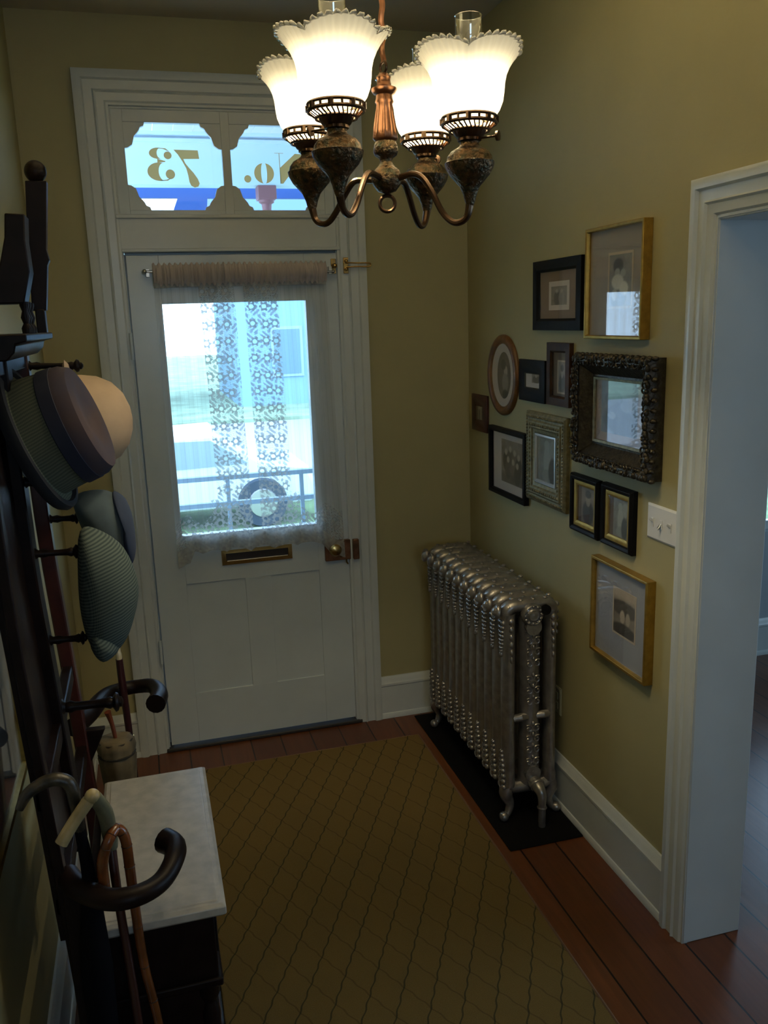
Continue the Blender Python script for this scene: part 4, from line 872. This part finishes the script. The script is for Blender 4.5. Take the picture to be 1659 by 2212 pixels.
MB().box(-0.19, 0.045, -2.125, -2.112, 0.06, 0.505).build('side_panel', M_dark, ht); MB().box(-0.19, 0.045, -1.603, -1.590, 0.06, 0.505).build('side_panel', M_dark, ht); MB().box(-0.195, -0.18, -2.125, -1.59, 0.06, 0.505).build('back_panel', M_dark, ht)
MB().box(-0.20, 0.075, -2.14, -1.575, 0.03, 0.07).build('base_shelf', M_dark, ht, bevel=0.004)
MB().box(-0.224, -0.160, -2.184, -2.167, 0.05, 0.84).build('side_stile', M_dark, ht, bevel=0.003)
for y in (-2.118, -1.597):
    MB().lathe([(0.022, 0.0), (0.022, 0.09), (0.014, 0.11), (0.020, 0.14), (0.016, 0.28), (0.021, 0.42), (0.014, 0.45), (0.023, 0.47), (0.023, 0.51)], (0.046, y, 0.0), n=16).build('leg', M_dark, ht)
for y in (-2.27, -1.30):
    MB().lathe([(0.003, 0.02), (0.085, 0.02), (0.10, 0.05), (0.095, 0.05), (0.08, 0.028), (0.003, 0.028)], (-0.10, y, 0.0), n=28).build('drip_pan', M_black, ht)
    MB().box(-0.20, -0.0, min(y, y)-0.10, y+0.10, 0.0, 0.022).build('pan_shelf', M_dark, ht, bevel=0.003)

# ================================================================== CANES AND UMBRELLAS
Mcane = mat('amber_malacca', (0.155, 0.048, 0.012), 0.25, noise=0.5, nscale=20)
o = thing('walking_cane', (-0.064, -2.22, 0.03), 'amber jointed cane with a crook handle in the near umbrella arm', 'cane')
cp = [(-0.140, 0.839), (-0.139, 0.902), (-0.123, 0.946), (-0.107, 0.958), (-0.093, 0.934), (-0.090, 0.870), (-0.088, 0.773), (-0.082, 0.638), (-0.064, 0.480), (-0.03, 0.03)]
MB().tube([(x, -2.19-(0.02 if k < 3 else 0)-0.05*max(0, (0.83-z)), z) for k, (x, z) in enumerate(cp)], [0.011, 0.0115, 0.011, 0.011, 0.0105, 0.0105, 0.010, 0.0095, 0.009, 0.007], 12, smooth=6).build('stick', Mcane, o, ang=60)
q = MB()
P_, R_ = cr([Vector((x, -2.19-(0.02 if k < 3 else 0)-0.05*max(0, (0.83-z)), z)) for k, (x, z) in enumerate(cp)], [0.0112]*10, 6)
for k in range(2, 50, 4):
    t = (P_[min(k+1, len(P_)-1)]-P_[k-1]).normalized(); q.torus(tuple(P_[k]), 0.0104 if k < 36 else 0.009, 0.0012, tuple(t), 12, 5)
q.build('joint_rings', mat('dark_joint', (0.02, 0.008, 0.004), 0.4), o)
o = thing('walking_cane', (-0.127, -2.12, 0.03), 'pale bamboo stick with a straight angled handle in the near umbrella arm', 'cane')
Mbam = mat('pale_bamboo', (0.34, 0.27, 0.13), 0.4, noise=0.35, nscale=30)
MB().tube([(-0.202, -2.27, 0.995), (-0.1766, -2.26, 1.029), (-0.146, -2.25, 1.064)], [0.0125, 0.012, 0.0125], 12, smooth=4).ball((-0.139, -2.25, 1.071), 0.0145).build('handle', Mbam, o, ang=60)
MB().tube([(-0.137, -2.25, 1.071), (-0.124, -2.205, 1.008), (-0.123, -2.165, 0.935), (-0.124, -2.150, 0.895)], [0.0135, 0.0155, 0.0155, 0.013], 12, smooth=3).build('sleeve', mat('green_grey_cane', (0.15, 0.15, 0.09), 0.45, noise=0.3, nscale=30), o, ang=60)
MB().tube([(-0.124, -2.150, 0.905), (-0.120, -2.178, 0.80), (-0.108, -2.212, 0.60), (-0.085, -2.25, 0.03)], [0.0095, 0.0095, 0.009, 0.008], 12, smooth=3).build('shaft', mat('dark_red_shaft', (0.035, 0.010, 0.007), 0.35), o, ang=60)
o = thing('umbrella', (-0.19, -2.12, 0.03), 'black umbrella with dark leather hook handle in the near umbrella arm', 'umbrella')
Mlea = mat('dark_leather', (0.010, 0.010, 0.008), 0.4, noise=0.8, nscale=60, col2=(0.04, 0.032, 0.018), bump=0.5, bscale=60)
MB().tube([(-0.273, -2.23, 1.058), (-0.256, -2.225, 1.084), (-0.229, -2.22, 1.098), (-0.204, -2.22, 1.102), (-0.182, -2.22, 1.090), (-0.175, -2.22, 1.052), (-0.174, -2.205, 0.98)], [0.008, 0.011, 0.0125, 0.013, 0.013, 0.012, 0.010], 12, smooth=5).build('handle', Mlea, o, ang=60)
MB().tube([(-0.174, -2.205, 0.98), (-0.168, -2.200, 0.86), (-0.172, -2.222, 0.68), (-0.170, -2.238, 0.35), (-0.150, -2.27, 0.03)], [0.010, 0.014, 0.032, 0.028, 0.006], 12, smooth=4).build('furled_cloth', mat('black_cloth', (0.004, 0.004, 0.0055), 0.95, spec=0.05), o, ang=60)
o = thing('umbrella', (-0.11, -1.26, 0.03), 'furled umbrella with slim dark red shaft and clear cap in the far umbrella arm', 'umbrella')
MB().tube([(-0.1185, -1.275, 0.968), (-0.1175, -1.272, 0.90), (-0.113, -1.268, 0.75), (-0.108, -1.265, 0.55), (-0.09, -1.255, 0.03)], [0.0105, 0.0115, 0.0105, 0.0095, 0.008], 12, smooth=3).build('shaft', mat('oxblood_shaft', (0.035, 0.008, 0.010), 0.3), o, ang=60)
MB().lathe([(0.009, 0.965), (0.009, 0.985), (0.007, 0.988), (0.0075, 1.022), (0.009, 1.026), (0.002, 1.034)], (-0.1185, -1.275, 0), n=12).build('handle_cap', mat('clear_resin', (0.40, 0.36, 0.24), 0.15, coat=0.6), o)
MB().torus((-0.112, -1.267, 0.71), 0.011, 0.0025, (0, 0, 1)).build('shaft_ring', M_brass, o)
o = thing('parasol', (-0.15, -1.32, 0.03), 'rolled tan parasol with dark rim and thin red stick in the far umbrella arm', 'parasol')
MB().lathe([(0.003, 0.742), (0.040, 0.742), (0.052, 0.736), (0.055, 0.715), (0.051, 0.690), (0.054, 0.684), (0.050, 0.640), (0.040, 0.50), (0.028, 0.25), (0.010, 0.03)], (-0.150, -1.33, 0), n=28, mod=lambda r, z, t: (r*(1+0.05*math.cos(8*t)), z)).build('rolled_cloth', mat('tan_cloth', (0.17, 0.13, 0.07), 0.85, noise=0.3, nscale=25), o, ang=60)
MB().torus((-0.150, -1.33, 0.694), 0.0525, 0.0035, (0, 0, 1)).torus((-0.150, -1.33, 0.735), 0.048, 0.003, (0, 0, 1)).build('dark_rim', mat('dark_braid', (0.025, 0.020, 0.012), 0.8), o)
MB().tube([(-0.150, -1.33, 0.74), (-0.156, -1.33, 0.79), (-0.164, -1.335, 0.830)], [0.006, 0.0065, 0.010], 10, smooth=3).build('stick', mat('red_stick', (0.16, 0.040, 0.016), 0.35), o)

# ================================================================== HATS
def hat(name, label, c, ax, prof, sx, sy, m, parts=()):
    o = thing(name, c, label, 'hat')
    MB().lathe(prof, c, ax, 40, sx, sy).build('crown_and_brim', m, o, ang=45)
    for nm, pf, mm in parts: MB().lathe(pf, c, ax, 40, sx, sy).build(nm, mm, o, ang=45)
    return o
A1 = (0.93, -0.16, 0.34)
Mstraw = tweed_mat('grey_green_straw', (0.060, 0.075, 0.058), (0.125, 0.135, 0.098), 0.0072, (-0.5, 0, 1.0))
Mnavy = mat('navy_ribbon', (0.010, 0.014, 0.034), 0.75)
hat('hat', 'dark straw hat with navy band on the upper pegs, partly covering a cream hat', (-0.222, -1.78, 1.700), A1,
    [(0.004, 0.120), (0.110, 0.118), (0.122, 0.08), (0.124, -0.002), (0.150, -0.002), (0.160, 0.004), (0.162, 0.010), (0.150, 0.012), (0.136, 0.016), (0.133, 0.040), (0.130, 0.075)], 1.0, 0.82, Mstraw,
    (('ribbon_band', [(0.131, 0.073), (0.1335, 0.075), (0.1315, 0.105), (0.129, 0.106)], Mnavy), ('crown_top', [(0.130, 0.104), (0.128, 0.120), (0.118, 0.138), (0.095, 0.142), (0.05, 0.134), (0.004, 0.130)], mat('dusk_felt', (0.030, 0.026, 0.045), 0.9, noise=0.4, nscale=12, col2=(0.05, 0.032, 0.034))), ('rolled_brim', [(0.150, -0.012), (0.166, -0.008), (0.172, 0.004), (0.168, 0.018), (0.156, 0.020), (0.150, 0.008)], mat('black_felt', (0.010, 0.012, 0.016), 0.9))))
hat('hat', 'cream domed felt hat hanging behind the dark straw hat', (-0.150, -1.50, 1.705), (1, 0.05, 0.03),
    [(0.003, 0.130), (0.06, 0.112), (0.105, 0.06), (0.112, -0.008), (0.150, -0.012), (0.160, -0.006), (0.150, 0.002), (0.122, 0.006), (0.120, 0.030), (0.114, 0.065), (0.096, 0.100), (0.066, 0.125), (0.030, 0.138), (0.003, 0.141)], 1.0, 1.0, mat('cream_felt', (0.50, 0.37, 0.25), 0.9, noise=0.15, nscale=10))
def inflate(out, y, h, sh=(0, 0), k=4, rings=9):
    P, _ = cr([Vector((x, 0, z)) for x, z in out], [0]*len(out), k, True)
    c = sum((p for p in P), Vector())/len(P); R = []
    for i in range(-rings, rings+1):
        s = math.cos(i/rings*PI/2*0.985); yo = h*math.sin(i/rings*PI/2)
        R.append([(c.x+sh[0]*abs(i)/rings+(p.x-c.x)*s**0.8, y+yo, c.z+sh[1]*abs(i)/rings+(p.z-c.z)*s**0.8) for p in P])
    return MB().rings(R)
Mhound = tweed_mat('houndstooth_tweed', (0.026, 0.040, 0.042), (0.115, 0.14, 0.118), 0.0078, (-0.38, 0, 1.0))
def near_(l, k=2.03/2.13): return [(0.024+(x-0.024)*k, 1.94+(z-1.94)*k) for x, z in l]
o = thing('flat_cap', (-0.10, -1.80, 1.175), 'fine checked tweed flat cap hanging low on the hall tree pegs', 'cap')
inflate(near_([(-0.154, 1.463), (-0.109, 1.460), (-0.056, 1.408), (-0.031, 1.310), (-0.055, 1.215), (-0.088, 1.160), (-0.130, 1.139), (-0.160, 1.180), (-0.172, 1.254), (-0.170, 1.348)]), -1.79, 0.085).build('cap_crown', Mhound, o, ang=80)
inflate(near_([(-0.150, 1.235), (-0.105, 1.215), (-0.088, 1.165), (-0.130, 1.136), (-0.158, 1.178)]), -1.79, 0.088).build('cap_peak', Mhound, o, ang=80)
o = thing('flat_cap', (-0.10, -1.46, 1.30), 'soft faded blue cap with darker panel, behind the checked tweed cap', 'cap')
Mblue = mat('faded_blue_cotton', (0.085, 0.120, 0.140), 0.95, noise=0.3, nscale=12)
inflate([(-0.180, 1.500), (-0.120, 1.520), (-0.070, 1.500), (-0.042, 1.440), (-0.040, 1.360), (-0.060, 1.300), (-0.120, 1.320), (-0.160, 1.400)], -1.46, 0.08).build('cap_crown', Mblue, o, ang=80)
inflate([(-0.080, 1.510), (-0.050, 1.490), (-0.034, 1.430), (-0.034, 1.350), (-0.050, 1.310), (-0.066, 1.360), (-0.062, 1.440)], -1.46, 0.086).build('side_panel', mat('navy_cotton', (0.030, 0.045, 0.085), 0.95), o, ang=80)

# ------------------------------------------------------------------ tidy helper properties
for o in list(bpy.data.objects):
    if '_org' in o: del o['_org']
